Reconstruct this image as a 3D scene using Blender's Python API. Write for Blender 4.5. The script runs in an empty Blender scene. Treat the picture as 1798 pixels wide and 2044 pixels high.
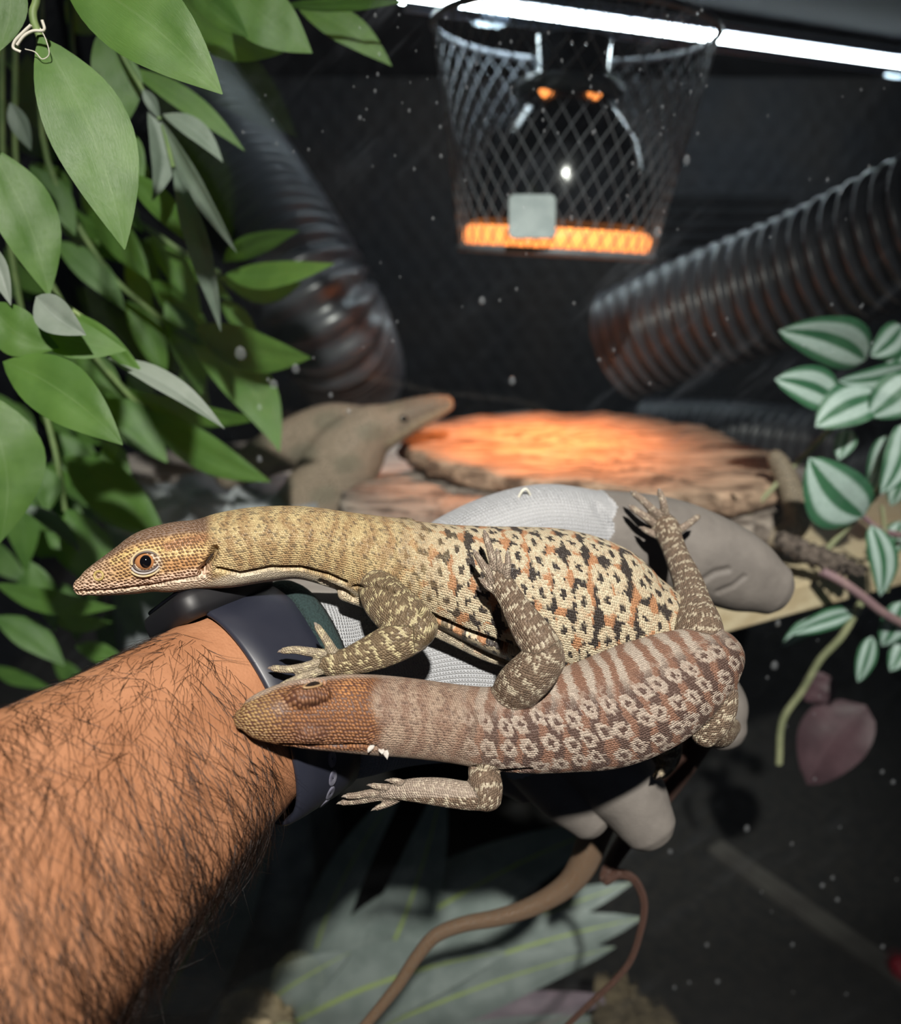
import bpy, math, random
import numpy as np
from mathutils import Vector
from mathutils.bvhtree import BVHTree

# ------------------------------------------------------------------ camera
SC = bpy.context.scene
F = 1770.0                                  # focal length in photo pixels (1798 x 2044 frame)
PITCH = math.radians(18)
CAM = np.array([0.0, 0.0, 1.30])
RV = np.array([1.0, 0, 0])
FV = np.array([0, math.cos(PITCH), -math.sin(PITCH)])
UV_ = np.array([0, math.sin(PITCH), math.cos(PITCH)])
cam = bpy.data.cameras.new('camera')
cam.sensor_fit = 'VERTICAL'; cam.sensor_height = 36.0; cam.lens = F / 2044 * 36.0
cam.clip_start = 0.01
cam.dof.use_dof = True; cam.dof.focus_distance = 0.315; cam.dof.aperture_fstop = 6.6
cam_o = bpy.data.objects.new('camera', cam); SC.collection.objects.link(cam_o)
cam_o.location = CAM; cam_o.rotation_euler = (math.pi / 2 - PITCH, 0, 0)
SC.camera = cam_o
# ------------------------------------------------------------------ light and exposure
SC.view_settings.view_transform = 'Standard'; SC.view_settings.look = 'None'
SC.view_settings.exposure = 0.0; SC.view_settings.gamma = 1.0
SC.view_settings.use_curve_mapping = False
if hasattr(SC, 'cycles'):                   # keep light paths short
    SC.cycles.max_bounces = 4; SC.cycles.diffuse_bounces = 2; SC.cycles.glossy_bounces = 2
    SC.cycles.use_adaptive_sampling = True; SC.cycles.adaptive_threshold = 0.03
    SC.cycles.transmission_bounces = 4; SC.cycles.transparent_max_bounces = 10
    SC.cycles.caustics_reflective = False; SC.cycles.caustics_refractive = False
w = bpy.data.worlds.new('world'); SC.world = w; w.use_nodes = True
w.node_tree.nodes['Background'].inputs[0].default_value = (0.55, 0.7, 1.0, 1)
w.node_tree.nodes['Background'].inputs[1].default_value = 0.035


def add_light(name, kind, loc, target, energy, color, **kw):
    l = bpy.data.lights.new(name, kind); l.energy = energy; l.color = color
    for k, v in kw.items(): setattr(l, k, v)
    o = bpy.data.objects.new(name, l); SC.collection.objects.link(o); o.location = loc
    o.rotation_euler = (Vector(target) - Vector(loc)).to_track_quat('-Z', 'Y').to_euler()
    return o


# the one hard white lamp of the room, on the ceiling above and behind the photographer (its shadows fall down and away)
add_light('ceiling_lamp_offscreen', 'SPOT', (0.11, -0.83, 2.30), (-0.015, 0.36, 1.11), 225.0, (1.0, 0.95, 0.87),
          spot_size=math.radians(33), spot_blend=0.9, shadow_soft_size=0.03)

# ------------------------------------------------------------------ helpers
rng = np.random.default_rng(7); random.seed(7)
COL = SC.collection


def P(px, py, d):                           # pixel + distance along the view axis -> world
    return CAM + FV * d + RV * ((px - 899.0) / F * d) + UV_ * ((1022.0 - py) / F * d)


def PY(px, py, y):                          # pixel ray meets the vertical plane at world y
    r = FV + RV * ((px - 899.0) / F) + UV_ * ((1022.0 - py) / F)
    return CAM + r * ((y - CAM[1]) / r[1])


def PZ(px, py, z):                          # pixel ray meets the horizontal plane at world z
    r = FV + RV * ((px - 899.0) / F) + UV_ * ((1022.0 - py) / F)
    return CAM + r * ((z - CAM[2]) / r[2])


def proj(V):                                # world -> pixel
    q = V - CAM; d = q @ FV
    return 899 + (q @ RV) / d * F, 1022 - (q @ UV_) / d * F, d


def unit(v):
    return v / (np.linalg.norm(v, axis=-1, keepdims=True) + 1e-12)


class Sh:
    """small wrapper for building a procedural material"""
    def __init__(s, name):
        s.m = bpy.data.materials.new(name); s.m.use_nodes = True
        s.nt = s.m.node_tree; s.b = s.nt.nodes['Principled BSDF']

    def put(s, sock, v):
        if isinstance(v, bpy.types.NodeSocket): s.nt.links.new(v, sock)
        elif v is not None:
            if hasattr(sock.default_value, '__len__') and len(sock.default_value) == 4 and len(v) == 3: v = (*v, 1)
            sock.default_value = v

    def n(s, t, ins=None, **props):
        nd = s.nt.nodes.new('ShaderNode' + t)
        for k, v in props.items(): setattr(nd, k, v)
        for k, v in (ins or {}).items(): s.put(nd.inputs[k], v)
        return nd

    def math(s, op, a, b=None, c=None):
        nd = s.n('Math', operation=op)
        for i, v in enumerate((a, b, c)):
            if v is not None: s.put(nd.inputs[i], v)
        return nd.outputs[0]

    def mix(s, f, a, b, blend='MIX'):
        nd = s.n('Mix', data_type='RGBA', blend_type=blend)
        s.put(nd.inputs[0], f); s.put(nd.inputs[6], a); s.put(nd.inputs[7], b)
        return nd.outputs[2]

    def ss(s, x, lo, hi, a=0.0, b=1.0):
        nd = s.n('MapRange', {0: x, 1: lo, 2: hi, 3: a, 4: b}, interpolation_type='SMOOTHSTEP')
        return nd.outputs[0]

    def attr(s, name):
        return s.n('Attribute', attribute_name=name)

    def coord(s, scale=(1, 1, 1), kind='Object', rot=(0, 0, 0)):
        tc = s.n('TexCoord')
        return s.n('Mapping', {0: tc.outputs[kind], 2: rot, 3: scale}).outputs[0]

    def noise(s, vec, scale, detail=4, rough=0.55):
        return s.n('TexNoise', {'Vector': vec, 'Scale': scale, 'Detail': detail, 'Roughness': rough}).outputs[0]

    def bump(s, h, strength=0.5, dist=0.001):
        nd = s.n('Bump', {'Height': h, 'Strength': strength, 'Distance': dist})
        s.put(s.b.inputs['Normal'], nd.outputs[0]); return nd

    def set(s, **kw):
        for k, v in kw.items(): s.put(s.b.inputs[k.replace('_', ' ')], v)
        return s


def simple(name, c1, c2=None, rough=0.6, scale=60, stretch=(1, 1, 1), bump=0.0, bdist=0.001, detail=4, spec=0.5, rot=(0, 0, 0), lo=.35, hi=.65):
    s = Sh(name); c2 = c2 or c1
    nz = s.noise(s.coord(stretch, rot=rot), scale, detail)
    s.set(Base_Color=s.mix(s.ss(nz, lo, hi), c1, c2), Roughness=rough)
    s.b.inputs['Specular IOR Level'].default_value = spec
    if bump: s.bump(nz, bump, bdist)
    return s.m


def emitter(name, col, strength):
    s = Sh(name); s.set(Base_Color=col, Emission_Color=col, Emission_Strength=strength, Roughness=.5); return s.m


def mesh_obj(name, V, Fc, mat=None, parent=None, smooth=True, origin=None):
    V = np.asarray(V, float).reshape(-1, 3)
    if parent is not None:
        root = parent
        while root.parent is not None: root = root.parent
        org = np.array(root.location)
    elif origin is not None: org = np.array(origin)
    else: org = np.array([V[:, 0].mean(), V[:, 1].mean(), V[:, 2].min()])
    me = bpy.data.meshes.new(name)
    me.from_pydata((V - org).tolist(), [], Fc if isinstance(Fc, list) else Fc.tolist())
    if smooth: me.polygons.foreach_set('use_smooth', np.ones(len(me.polygons), bool))
    me.update()
    for m in (mat if isinstance(mat, (list, tuple)) else [mat]):
        if m: me.materials.append(m)
    o = bpy.data.objects.new(name, me); COL.objects.link(o)
    if parent is not None: o.parent = parent
    else: o.location = org
    return o


def empty(name, loc):
    o = bpy.data.objects.new(name, None); COL.objects.link(o); o.location = loc
    o.empty_display_size = .01; return o


def tag(o, label, cat, group=None):
    o['label'] = label; o['category'] = cat
    if group: o['group'] = group
    return o


def struct(o):
    o['kind'] = 'structure'; return o


def stuff(o):
    o['kind'] = 'stuff'; return o


def grid_faces(n, m, close=True):           # n rings of m verts
    f = []
    for i in range(n - 1):
        for j in range(m if close else m - 1):
            k = (j + 1) % m
            f.append((i * m + j, i * m + k, (i + 1) * m + k, (i + 1) * m + j))
    return f


def join(parts):
    V, Fc, off = [], [], 0
    for v, f in parts:
        v = np.asarray(v).reshape(-1, 3); V.append(v)
        Fc += [tuple(i + off for i in q) for q in f]; off += len(v)
    return np.vstack(V), Fc


def box(c, ax, ay, az, hx, hy, hz, bev=0.0):
    c = np.array(c, float); ax, ay, az = (unit(np.array(a, float)) for a in (ax, ay, az))
    if bev <= 0:
        V = [c + ax * hx * i + ay * hy * j + az * hz * k for i in (-1, 1) for j in (-1, 1) for k in (-1, 1)]
        return np.array(V), [(0, 1, 3, 2), (4, 6, 7, 5), (0, 4, 5, 1), (2, 3, 7, 6), (0, 2, 6, 4), (1, 5, 7, 3)]
    # rounded box: stack of rounded rectangles along az
    rings = []
    def rect(sh, z):
        r = max(bev - sh, 1e-5); pts = []
        for (sx, sy, a0) in ((1, 1, 0), (-1, 1, 90), (-1, -1, 180), (1, -1, 270)):
            for q in range(5):
                a = math.radians(a0 + q * 22.5)
                pts.append(c + ax * (sx * (hx - bev) + r * math.cos(a)) + ay * (sy * (hy - bev) + r * math.sin(a)) + az * z)
        return pts
    e = min(bev, hz) * .6
    prof = [(e, -hz), (e * .3, -hz + e * .3), (0, -hz + e), (0, hz - e), (e * .3, hz - e * .3), (e, hz)]
    V = [p for sh, z in prof for p in rect(sh, z)]
    Fc = grid_faces(6, 20) + [tuple(range(19, -1, -1)), tuple(range(100, 120))]
    return np.array(V), Fc


def catmull(ctrl, n):
    ctrl = np.asarray(ctrl, float)
    if len(ctrl) == 2: ctrl = np.vstack([ctrl[0], ctrl.mean(0), ctrl[1]])
    k = len(ctrl); seg = np.linalg.norm(np.diff(ctrl[:, :2], axis=0), axis=1) + 20
    u = np.concatenate([[0], np.cumsum(seg)]); x = np.linspace(0, u[-1], n)
    m = np.zeros_like(ctrl)
    m[1:-1] = (ctrl[2:] - ctrl[:-2]) / (u[2:] - u[:-2])[:, None]
    m[0] = (ctrl[1] - ctrl[0]) / seg[0]; m[-1] = (ctrl[-1] - ctrl[-2]) / seg[-1]
    i = np.clip(np.searchsorted(u, x, 'right') - 1, 0, k - 2)
    h = (u[i + 1] - u[i])[:, None]; t = ((x - u[i]) / (u[i + 1] - u[i]))[:, None]
    return ((2 * t**3 - 3 * t**2 + 1) * ctrl[i] + (t**3 - 2 * t**2 + t) * h * m[i]
            + (-2 * t**3 + 3 * t**2) * ctrl[i + 1] + (t**3 - t**2) * h * m[i + 1])


class Tube:
    """tapering limb: rows of (px, py, distance, half width in px, depth/width ratio)"""
    def __init__(s, ctrl, kind='body', n=None, m=20, ratio=1.0, cap=(1, 1)):
        ctrl = [tuple(c) + (ratio,) if len(c) == 4 else tuple(c) for c in ctrl]
        L = sum(math.dist(a[:2], b[:2]) for a, b in zip(ctrl[:-1], ctrl[1:]))
        n = n or int(max(10, L / 7))
        c = catmull(ctrl, n)
        s.kind = kind; s.m = m; s.cap = cap
        s.C = np.array([P(*r[:3]) for r in c])
        s.a = np.maximum(c[:, 3] * c[:, 2] / F, 2e-4); s.b = s.a * c[:, 4]
        s.frames()

    def frames(s):
        C = s.C; T = np.gradient(C, axis=0); T = unit(T); s.T = T
        s.s = np.concatenate([[0], np.cumsum(np.linalg.norm(np.diff(C, axis=0), axis=1))])
        W = np.zeros_like(C); prev = None
        for i in range(len(C)):
            v = unit(C[i] - CAM); w_ = np.cross(T[i], v); l = np.linalg.norm(w_)
            if l < .35 and prev is not None: w_ = prev - T[i] * (prev @ T[i])
            elif prev is not None and w_ @ prev < 0: w_ = -w_
            w_ = w_ / (np.linalg.norm(w_) + 1e-12); W[i] = w_; prev = w_
        s.W = W; N = np.cross(W, T)
        sign = np.sign(-(N * unit(C - CAM)).sum(1)); sign[sign == 0] = 1
        s.N = N * np.sign(sign.sum() + .1)
        return s

    def mesh(s):
        th = np.linspace(0, 2 * math.pi, s.m, endpoint=False)
        rings = []
        def ring(C, a, b, W, N): rings.append(C + np.cos(th)[:, None] * W * a + np.sin(th)[:, None] * N * b)
        if s.cap[0]:
            for q in (80, 55, 28):
                q = math.radians(q); k = min(s.a[0], s.b[0]) * s.cap[0]
                ring(s.C[0] - s.T[0] * k * math.sin(q), s.a[0] * math.cos(q), s.b[0] * math.cos(q), s.W[0], s.N[0])
        for i in range(len(s.C)): ring(s.C[i], s.a[i], s.b[i], s.W[i], s.N[i])
        if s.cap[1]:
            for q in (28, 55, 80):
                q = math.radians(q); k = min(s.a[-1], s.b[-1]) * s.cap[1]
                ring(s.C[-1] + s.T[-1] * k * math.sin(q), s.a[-1] * math.cos(q), s.b[-1] * math.cos(q), s.W[-1], s.N[-1])
        n = len(rings); V = np.vstack(rings); f = grid_faces(n, s.m)
        f += [tuple(range(s.m - 1, -1, -1)), tuple(range((n - 1) * s.m, n * s.m))]
        return V, f


def remesh(parts, voxel, smooth=4):
    """fuse closed overlapping limbs into one continuous skin; returns verts and faces"""
    V, Fc = join(parts)
    org = V.mean(0)
    me = bpy.data.meshes.new('tmp'); me.from_pydata((V - org).tolist(), [], Fc)
    o = bpy.data.objects.new('tmp', me); COL.objects.link(o)
    r = o.modifiers.new('r', 'REMESH'); r.mode = 'VOXEL'; r.voxel_size = voxel
    if smooth:
        q = o.modifiers.new('s', 'SMOOTH'); q.factor = .5; q.iterations = smooth
    dg = bpy.context.evaluated_depsgraph_get(); dg.update()
    m2 = o.evaluated_get(dg).to_mesh()
    nv = len(m2.vertices); co = np.empty(nv * 3); m2.vertices.foreach_get('co', co)
    nl = len(m2.loops); li = np.empty(nl, np.int32); m2.loops.foreach_get('vertex_index', li)
    co = co.reshape(-1, 3) + org; faces = li.reshape(-1, 4)
    no = np.empty(nv * 3); m2.vertices.foreach_get('normal', no)
    o.evaluated_get(dg).to_mesh_clear()
    bpy.data.objects.remove(o); bpy.data.meshes.remove(me)
    return co, faces, no.reshape(-1, 3)


def tube_coords(V, tubes):
    """nearest limb for each vertex: index, s along it, angle round it (0 faces camera), local radius"""
    C = np.vstack([t.C for t in tubes]); T = np.vstack([t.T for t in tubes])
    W = np.vstack([t.W for t in tubes]); N = np.vstack([t.N for t in tubes])
    a = np.concatenate([t.a for t in tubes]); b = np.concatenate([t.b for t in tubes])
    S = np.concatenate([t.s for t in tubes]); I = np.concatenate([np.full(len(t.C), i) for i, t in enumerate(tubes)])
    R = np.sqrt(a * b); idx = np.empty(len(V), int); c2 = (C**2).sum(1)
    for k in range(0, len(V), 20000):
        q = V[k:k + 20000]
        d2 = (q**2).sum(1)[:, None] + c2[None] - 2 * q @ C.T
        idx[k:k + 20000] = np.argmin(d2 / (R**2)[None], axis=1)
    e = V - C[idx]
    s_ = S[idx] + (e * T[idx]).sum(1)
    ang = np.arctan2((e * W[idx]).sum(1) / a[idx], (e * N[idx]).sum(1) / b[idx])
    return I[idx], s_, ang, R[idx]


def relax(vals, faces, it):
    n = len(vals); vals = vals.copy()
    e = np.vstack([faces[:, [0, 1]], faces[:, [1, 2]], faces[:, [2, 3]], faces[:, [3, 0]]])
    deg = np.bincount(e[:, 0], minlength=n).astype(float) + 1e-9
    for _ in range(it):
        acc = np.zeros_like(vals)
        if vals.ndim == 1: acc = np.bincount(e[:, 0], vals[e[:, 1]], n)
        else:
            for c in range(vals.shape[1]): acc[:, c] = np.bincount(e[:, 0], vals[e[:, 1], c], n)
        vals = .5 * vals + .5 * (acc.T / deg).T
    return vals


def seg_dist(x, y, pts):
    """distance in px of projected points to a polyline"""
    best = np.full(len(x), 1e9)
    for (x0, y0), (x1, y1) in zip(pts[:-1], pts[1:]):
        dx, dy = x1 - x0, y1 - y0; l = dx * dx + dy * dy + 1e-9
        t = np.clip(((x - x0) * dx + (y - y0) * dy) / l, 0, 1)
        best = np.minimum(best, np.hypot(x - x0 - t * dx, y - y0 - t * dy))
    return best


def sm(x, lo, hi):
    t = np.clip((x - lo) / (hi - lo), 0, 1); return t * t * (3 - 2 * t)


def set_attr(me, name, typ, arr):
    at = me.attributes.new(name, typ, 'POINT')
    at.data.foreach_set({'FLOAT_VECTOR': 'vector', 'FLOAT_COLOR': 'color', 'FLOAT': 'value'}[typ], np.ascontiguousarray(arr, np.float32).ravel())


def lerp3(c1, c2, f):
    return np.asarray(c1)[None] * (1 - f)[:, None] + np.asarray(c2)[None] * f[:, None] if np.ndim(c1) == 1 else c1 * (1 - f)[:, None] + np.asarray(c2)[None] * f[:, None]

# ------------------------------------------------------------------ the enclosure
PANE_Y = 0.455
BACK_Y, CEIL_Z, FLOOR_Z, WX = 1.25, 1.478, 0.70, 0.62
SHELF_Z = 1.08


def wall_mat():
    s = Sh('black_backdrop')
    v = s.coord((1, 1, 1))
    a = s.n('TexWave', {'Vector': s.coord((1, 1, 1), rot=(0, .62, 0)), 'Scale': 14.0, 'Distortion': .6}, wave_type='BANDS', bands_direction='X').outputs[1]
    b = s.n('TexWave', {'Vector': s.coord((1, 1, 1), rot=(0, -.62, 0)), 'Scale': 14.0, 'Distortion': .6}, wave_type='BANDS', bands_direction='X').outputs[1]
    d = s.math('MULTIPLY', a, b)
    big = s.noise(v, 5.0, 3)
    c = s.mix(s.ss(big, .35, .7), (.009, .011, .016), (.026, .020, .017))
    s.set(Base_Color=c, Roughness=.75)
    s.bump(d, .4, .004)
    return s.m


M_wall = wall_mat()
M_black = simple('black_melamine', (.008, .009, .012), (.014, .015, .018), rough=.55, scale=12)
M_floor = simple('dark_soil', (.006, .006, .007), (.015, .013, .012), rough=.95, scale=90, bump=.6, bdist=.004)


def wallbox(name, lo, hi, m):
    lo, hi = np.array(lo), np.array(hi)
    V, f = box((lo + hi) / 2, (1, 0, 0), (0, 1, 0), (0, 0, 1), *((hi - lo) / 2))
    return struct(mesh_obj(name, V, f, m, smooth=False))


wb = wallbox('wall_back', (-WX, BACK_Y, FLOOR_Z), (WX, BACK_Y + .012, CEIL_Z), M_wall)
wallbox('wall_left', (-WX - .012, PANE_Y + .02, FLOOR_Z), (-WX, BACK_Y + .012, CEIL_Z), M_black)
wallbox('wall_right', (WX, PANE_Y + .02, FLOOR_Z), (WX + .012, BACK_Y + .012, CEIL_Z), M_black)
wallbox('floor', (-WX - .012, -.6, FLOOR_Z - .012), (WX + .012, BACK_Y + .012, FLOOR_Z), M_floor)
wallbox('ceiling', (-WX - .012, PANE_Y + .01, CEIL_Z), (WX + .012, BACK_Y + .012, CEIL_Z + .012), simple('black_ceiling', (.006, .006, .007), rough=.95, spec=.1))
M_slat = simple('vent_slat_plastic', (.016, .017, .02), (.024, .025, .028), rough=.5, scale=20)
for k in range(8):                           # louvred vent in the back wall behind the heat lamp
    p0 = PY(1330, 395 + k * 26, BACK_Y - .004); p1 = PY(1580, 395 + k * 26, BACK_Y - .004)
    V, f = box((p0 + p1) / 2, (1, 0, 0), (0, 1, .5), (0, -.5, 1), (p1[0] - p0[0]) / 2, .007, .003)
    mesh_obj('vent_slat', V, f, M_slat, wb, smooth=False)

# glass pane between the hand and the planted part


def glass_mat():
    s = Sh('smudged_glass'); s.nt.nodes.remove(s.b)
    out = s.nt.nodes['Material Output']
    tr = s.n('BsdfTransparent', {0: (.965, .985, .98)})
    gl = s.n('BsdfGlossy', {0: (1, 1, 1), 1: .02})
    lw = s.n('Fresnel', {0: 1.35}).outputs[0]
    mx = s.n('MixShader', {0: s.math('MULTIPLY', lw, .5), 1: tr.outputs[0], 2: gl.outputs[0]})
    df = s.n('BsdfDiffuse', {0: (.75, .82, .95)})
    v = s.coord((1, 1, 1), rot=(0, .75, 0))
    streak = s.noise(s.n('Mapping', {0: v, 3: (3, 1, 22)}).outputs[0], 3.2, 3, .65)
    fine = s.noise(s.coord((1, 1, 1)), 130, 1, .5)
    big = s.noise(s.coord((1, 1, 1)), 5, 1, .5)
    k = s.math('MULTIPLY', s.ss(streak, .52, .85), s.ss(big, .4, .7))
    k = s.math('MULTIPLY', s.math('ADD', k, .06), s.math('ADD', fine, .3))
    k = s.math('MULTIPLY', k, .035)
    m2 = s.n('MixShader', {0: k, 1: mx.outputs[0], 2: df.outputs[0]})
    s.nt.links.new(m2.outputs[0], out.inputs[0])
    return s.m


V, f = box((0, PANE_Y, (FLOOR_Z + CEIL_Z) / 2), (1, 0, 0), (0, 1, 0), (0, 0, 1), WX, .002, (CEIL_Z - FLOOR_Z) / 2)
pane = tag(mesh_obj('glass_pane', V, f, glass_mat(), smooth=False),
           'clear glass pane spotted with water drops and smudges, behind the gloved hand', 'glass pane')


def drop_mat():
    s = Sh('water_drop')
    s.set(Base_Color=(.75, .8, .85), Roughness=.08, IOR=1.33, Alpha=.13)
    s.b.inputs['Transmission Weight'].default_value = 0.35
    return s.m


# wooden shelf of planks
M_pine = simple('pale_pine', (.50, .38, .24), (.62, .50, .34), rough=.7, scale=9, stretch=(1, 14, 14), bump=.3, bdist=.001)
M_greywood = simple('weathered_plank', (.30, .25, .235), (.52, .45, .42), rough=.8, scale=9, stretch=(1, 14, 14), bump=.5, bdist=.002)
A = PZ(1350, 1232, SHELF_Z); B = PZ(1640, 1158, SHELF_Z)
ex = unit(B - A); ey = np.array([-ex[1], ex[0], 0])
shelf = empty('plank_shelf', (*(A + ey * .2)[:2], FLOOR_Z))
tag(shelf, 'pale pine plank shelf behind the glass, under the bark slabs', 'shelf')
for k in range(5):
    x0, x1 = -.14 - .045 * min(k, 2), (B - A) @ ex + .27 - .035 * k
    c = A + ex * (x0 + x1) / 2 + ey * (.055 + .111 * k) - np.array([0, 0, .010 + .0008 * (k % 2)])
    V, f = box(c, ex, ey, (0, 0, 1), (x1 - x0) / 2, .0545, .010, .002)
    mesh_obj('plank', V, f, M_pine if k == 0 else M_greywood, shelf, smooth=False)
for sx in (-.12, .32):
    for sy in (.40, .50):
        c = A + ex * sx + ey * sy; c[2] = (FLOOR_Z + SHELF_Z - .02) / 2
        V, f = box(c, ex, ey, (0, 0, 1), .012, .012, (SHELF_Z - .02 - FLOOR_Z) / 2, .002)
        mesh_obj('leg', V, f, M_black, shelf, smooth=False)


def slab(name, outline, ztop, thick, mat, bumpy=.003, seed=1, tilt=0.0):
    """irregular flat piece: outline in pixels on the plane z = ztop"""
    r = np.random.default_rng(seed)
    pts = np.array([PZ(x, y, ztop) for x, y in outline])
    n = len(pts) * 7; u = np.linspace(0, len(pts), n, endpoint=False); i = u.astype(int); t = (u - i)[:, None]
    o = pts[i] * (1 - t) + pts[(i + 1) % len(pts)] * t
    for _ in range(2): o = .5 * o + .25 * (np.roll(o, 1, 0) + np.roll(o, -1, 0))
    cen = o.mean(0); o[:, :2] += r.normal(0, .0022, (n, 2))
    V = []
    prof = [(.93, -thick), (1.0, -thick * .85), (1.015, -thick * .5), (1.0, -thick * .15), (.985, 0), (.8, 0), (.6, 0), (.4, 0), (.2, 0)]
    for q, z in prof:
        ring = cen + (o - cen) * q; ring[:, 2] = ztop + z
        if z > -thick * .8: ring[:, 2] += r.normal(0, bumpy, n) * (1 if z == 0 else .5) + bumpy * 1.5 * np.sin(o[:, 0] * 90 + o[:, 1] * 55)
        if -thick * .9 < z < 0: ring[:, :2] += r.normal(0, .0012, (n, 2))
        V.append(ring)
    V = np.vstack(V); V[:, 2] += (V[:, 1] - V[:, 1].min()) * tilt
    f = grid_faces(len(prof), n) + [tuple(range(n - 1, -1, -1)), tuple(range((len(prof) - 1) * n, len(prof) * n))]
    return mesh_obj(name, V, f, mat)


def bark_mat(name, c1, c2, c3):
    s = Sh(name)
    g = s.noise(s.coord((2.2, 16, 16), rot=(0, 0, .12)), 7, 7, .65)
    p = s.noise(s.coord((1, 1, 1)), 22, 4)
    c = s.mix(s.ss(g, .36, .6), c1, c2)
    c = s.mix(s.ss(p, .55, .75), c, c3)
    cr = s.noise(s.coord((1.4, 13, 13), rot=(0, 0, .16)), 4, 4, .6)
    ck = s.ss(s.math('ABSOLUTE', s.math('SUBTRACT', cr, .52)), .022, .006)
    s.set(Base_Color=c, Roughness=.85); s.bump(s.math('SUBTRACT', g, s.math('MULTIPLY', ck, .8)), .6, .0025)
    return s.m


M_bark = bark_mat('flat_bark', (.10, .055, .035), (.46, .30, .21), (.30, .20, .14))
M_bark2 = bark_mat('grey_bark', (.09, .065, .055), (.36, .29, .25), (.22, .17, .15))
tag(slab('bark_slab', [(1240, 1015), (1360, 1000), (1520, 985), (1580, 1010), (1500, 1050), (1380, 1075), (1260, 1060)], SHELF_Z + .034, .033, M_bark2, bumpy=.001, seed=5),
    'dark weathered bark piece under the orange lit slab, behind the thumb', 'bark')
tag(slab('bark_slab', [(700, 965), (860, 925), (1010, 960), (1180, 1000), (1230, 1060), (1000, 1075), (760, 1075), (680, 1030)], SHELF_Z + .034, .033, M_bark2, bumpy=.001, seed=6),
    'pinkish grey bark piece lying in front of the orange lit slab', 'bark')
tag(slab('bark_slab', [(800, 868), (880, 835), (1050, 822), (1230, 824), (1400, 846), (1540, 905), (1600, 950), (1490, 985), (1380, 992), (1240, 975), (1080, 962), (900, 925), (820, 900)], SHELF_Z + .052, .017, M_bark, bumpy=.0007, seed=2),
    'large flat bark slab glowing orange under the heat lamp', 'bark')
M_rock = simple('grey_stone', (.20, .21, .23), (.33, .34, .36), rough=.8, scale=30, bump=.5, bdist=.003)
tag(slab('stone_slab', [(225, 975), (420, 950), (600, 958), (650, 1010), (560, 1075), (330, 1080), (200, 1060)], SHELF_Z + .012, SHELF_Z + .012 - FLOOR_Z, M_rock, seed=8),
    'flat grey stone slab beyond the upper lizard\'s neck', 'stone')
# slab support under the stone
tag(slab('driftwood_block', [(440, 1995), (500, 1985), (580, 1990), (600, 2080), (430, 2090)], FLOOR_Z + .085, .085, bark_mat('pale_driftwood', (.3, .22, .13), (.6, .47, .3), (.5, .38, .24)), seed=9),
    'pale driftwood block at the foot of the grey rosette plant, beside the forearm', 'wood')
tag(slab('cork_block', [(1195, 1950), (1230, 1932), (1300, 1985), (1390, 2070), (1300, 2120), (1180, 2080)], FLOOR_Z + .06, .06, bark_mat('tan_cork', (.09, .065, .04), (.2, .15, .09), (.14, .1, .06)), seed=11),
    'brown cork block on the dark floor beside the rosette plant', 'wood')

# floor rail and red cap, lower right
r0, r1 = PZ(1425, 1690, FLOOR_Z + .004), PZ(1830, 1975, FLOOR_Z + .004)
ax = unit(r1 - r0); V, f = box((r0 + r1) / 2, ax, np.cross((0, 0, 1), ax), (0, 0, 1), np.linalg.norm(r1 - r0) / 2, .011, .004, .0015)
rail = mesh_obj('floor_rail', V, f, simple('dull_rail_metal', (.055, .05, .048), (.08, .075, .07), rough=.4, scale=25), smooth=False)
tag(rail, 'dull grey metal rail crossing the dark floor', 'rail')
c = PZ(1800, 1935, FLOOR_Z + .010)
th = np.linspace(0, 2 * math.pi, 20, endpoint=False)
V = np.vstack([np.array([c + [r * math.cos(t), r * math.sin(t), z] for t in th]) for r, z in ((.008, -.010), (.0105, -.009), (.0105, .003), (.0085, .007), (.003, .0085))])
tag(mesh_obj('bottle_cap', V, grid_faces(5, 20) + [tuple(range(80, 100)), tuple(range(19, -1, -1))], simple('red_plastic', (.25, .008, .02), rough=.4)),
    'small red plastic cap on the dark floor', 'cap')

# ------------------------------------------------------------------ corrugated hoses
M_hose = simple('black_corrugated_plastic', (.045, .047, .056), (.062, .064, .074), rough=.30, scale=14)


def hose(name, pts, R, pitch, label):
    c = catmull(np.array([(*p, 1) for p in pts], float), 400)
    C = np.array([P(*r[:3]) for r in c]); L = np.concatenate([[0], np.cumsum(np.linalg.norm(np.diff(C, axis=0), axis=1))])
    n = int(L[-1] / pitch * 8); x = np.linspace(0, L[-1], n)
    C = np.stack([np.interp(x, L, C[:, k]) for k in range(3)], 1); T = unit(np.gradient(C, axis=0))
    W = unit(np.cross(T, np.array([0.05, .9, .3]))); N = np.cross(W, T)
    th = np.linspace(0, 2 * math.pi, 44, endpoint=False); cs, sn = np.cos(th)[None, :, None], np.sin(th)[None, :, None]
    r = R * (1 + .078 * np.sin(2 * math.pi * x / pitch))
    ring = lambda rr: (C[:, None] + cs * W[:, None] * rr[:, None, None] + sn * N[:, None] * rr[:, None, None])
    out = ring(r); inn = ring(r - .0025)[::-1]
    V = np.vstack([out.reshape(-1, 3), inn.reshape(-1, 3), out[0]])
    return tag(mesh_obj(name, V, grid_faces(2 * n + 1, 44), M_hose), label, 'hose')


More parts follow.
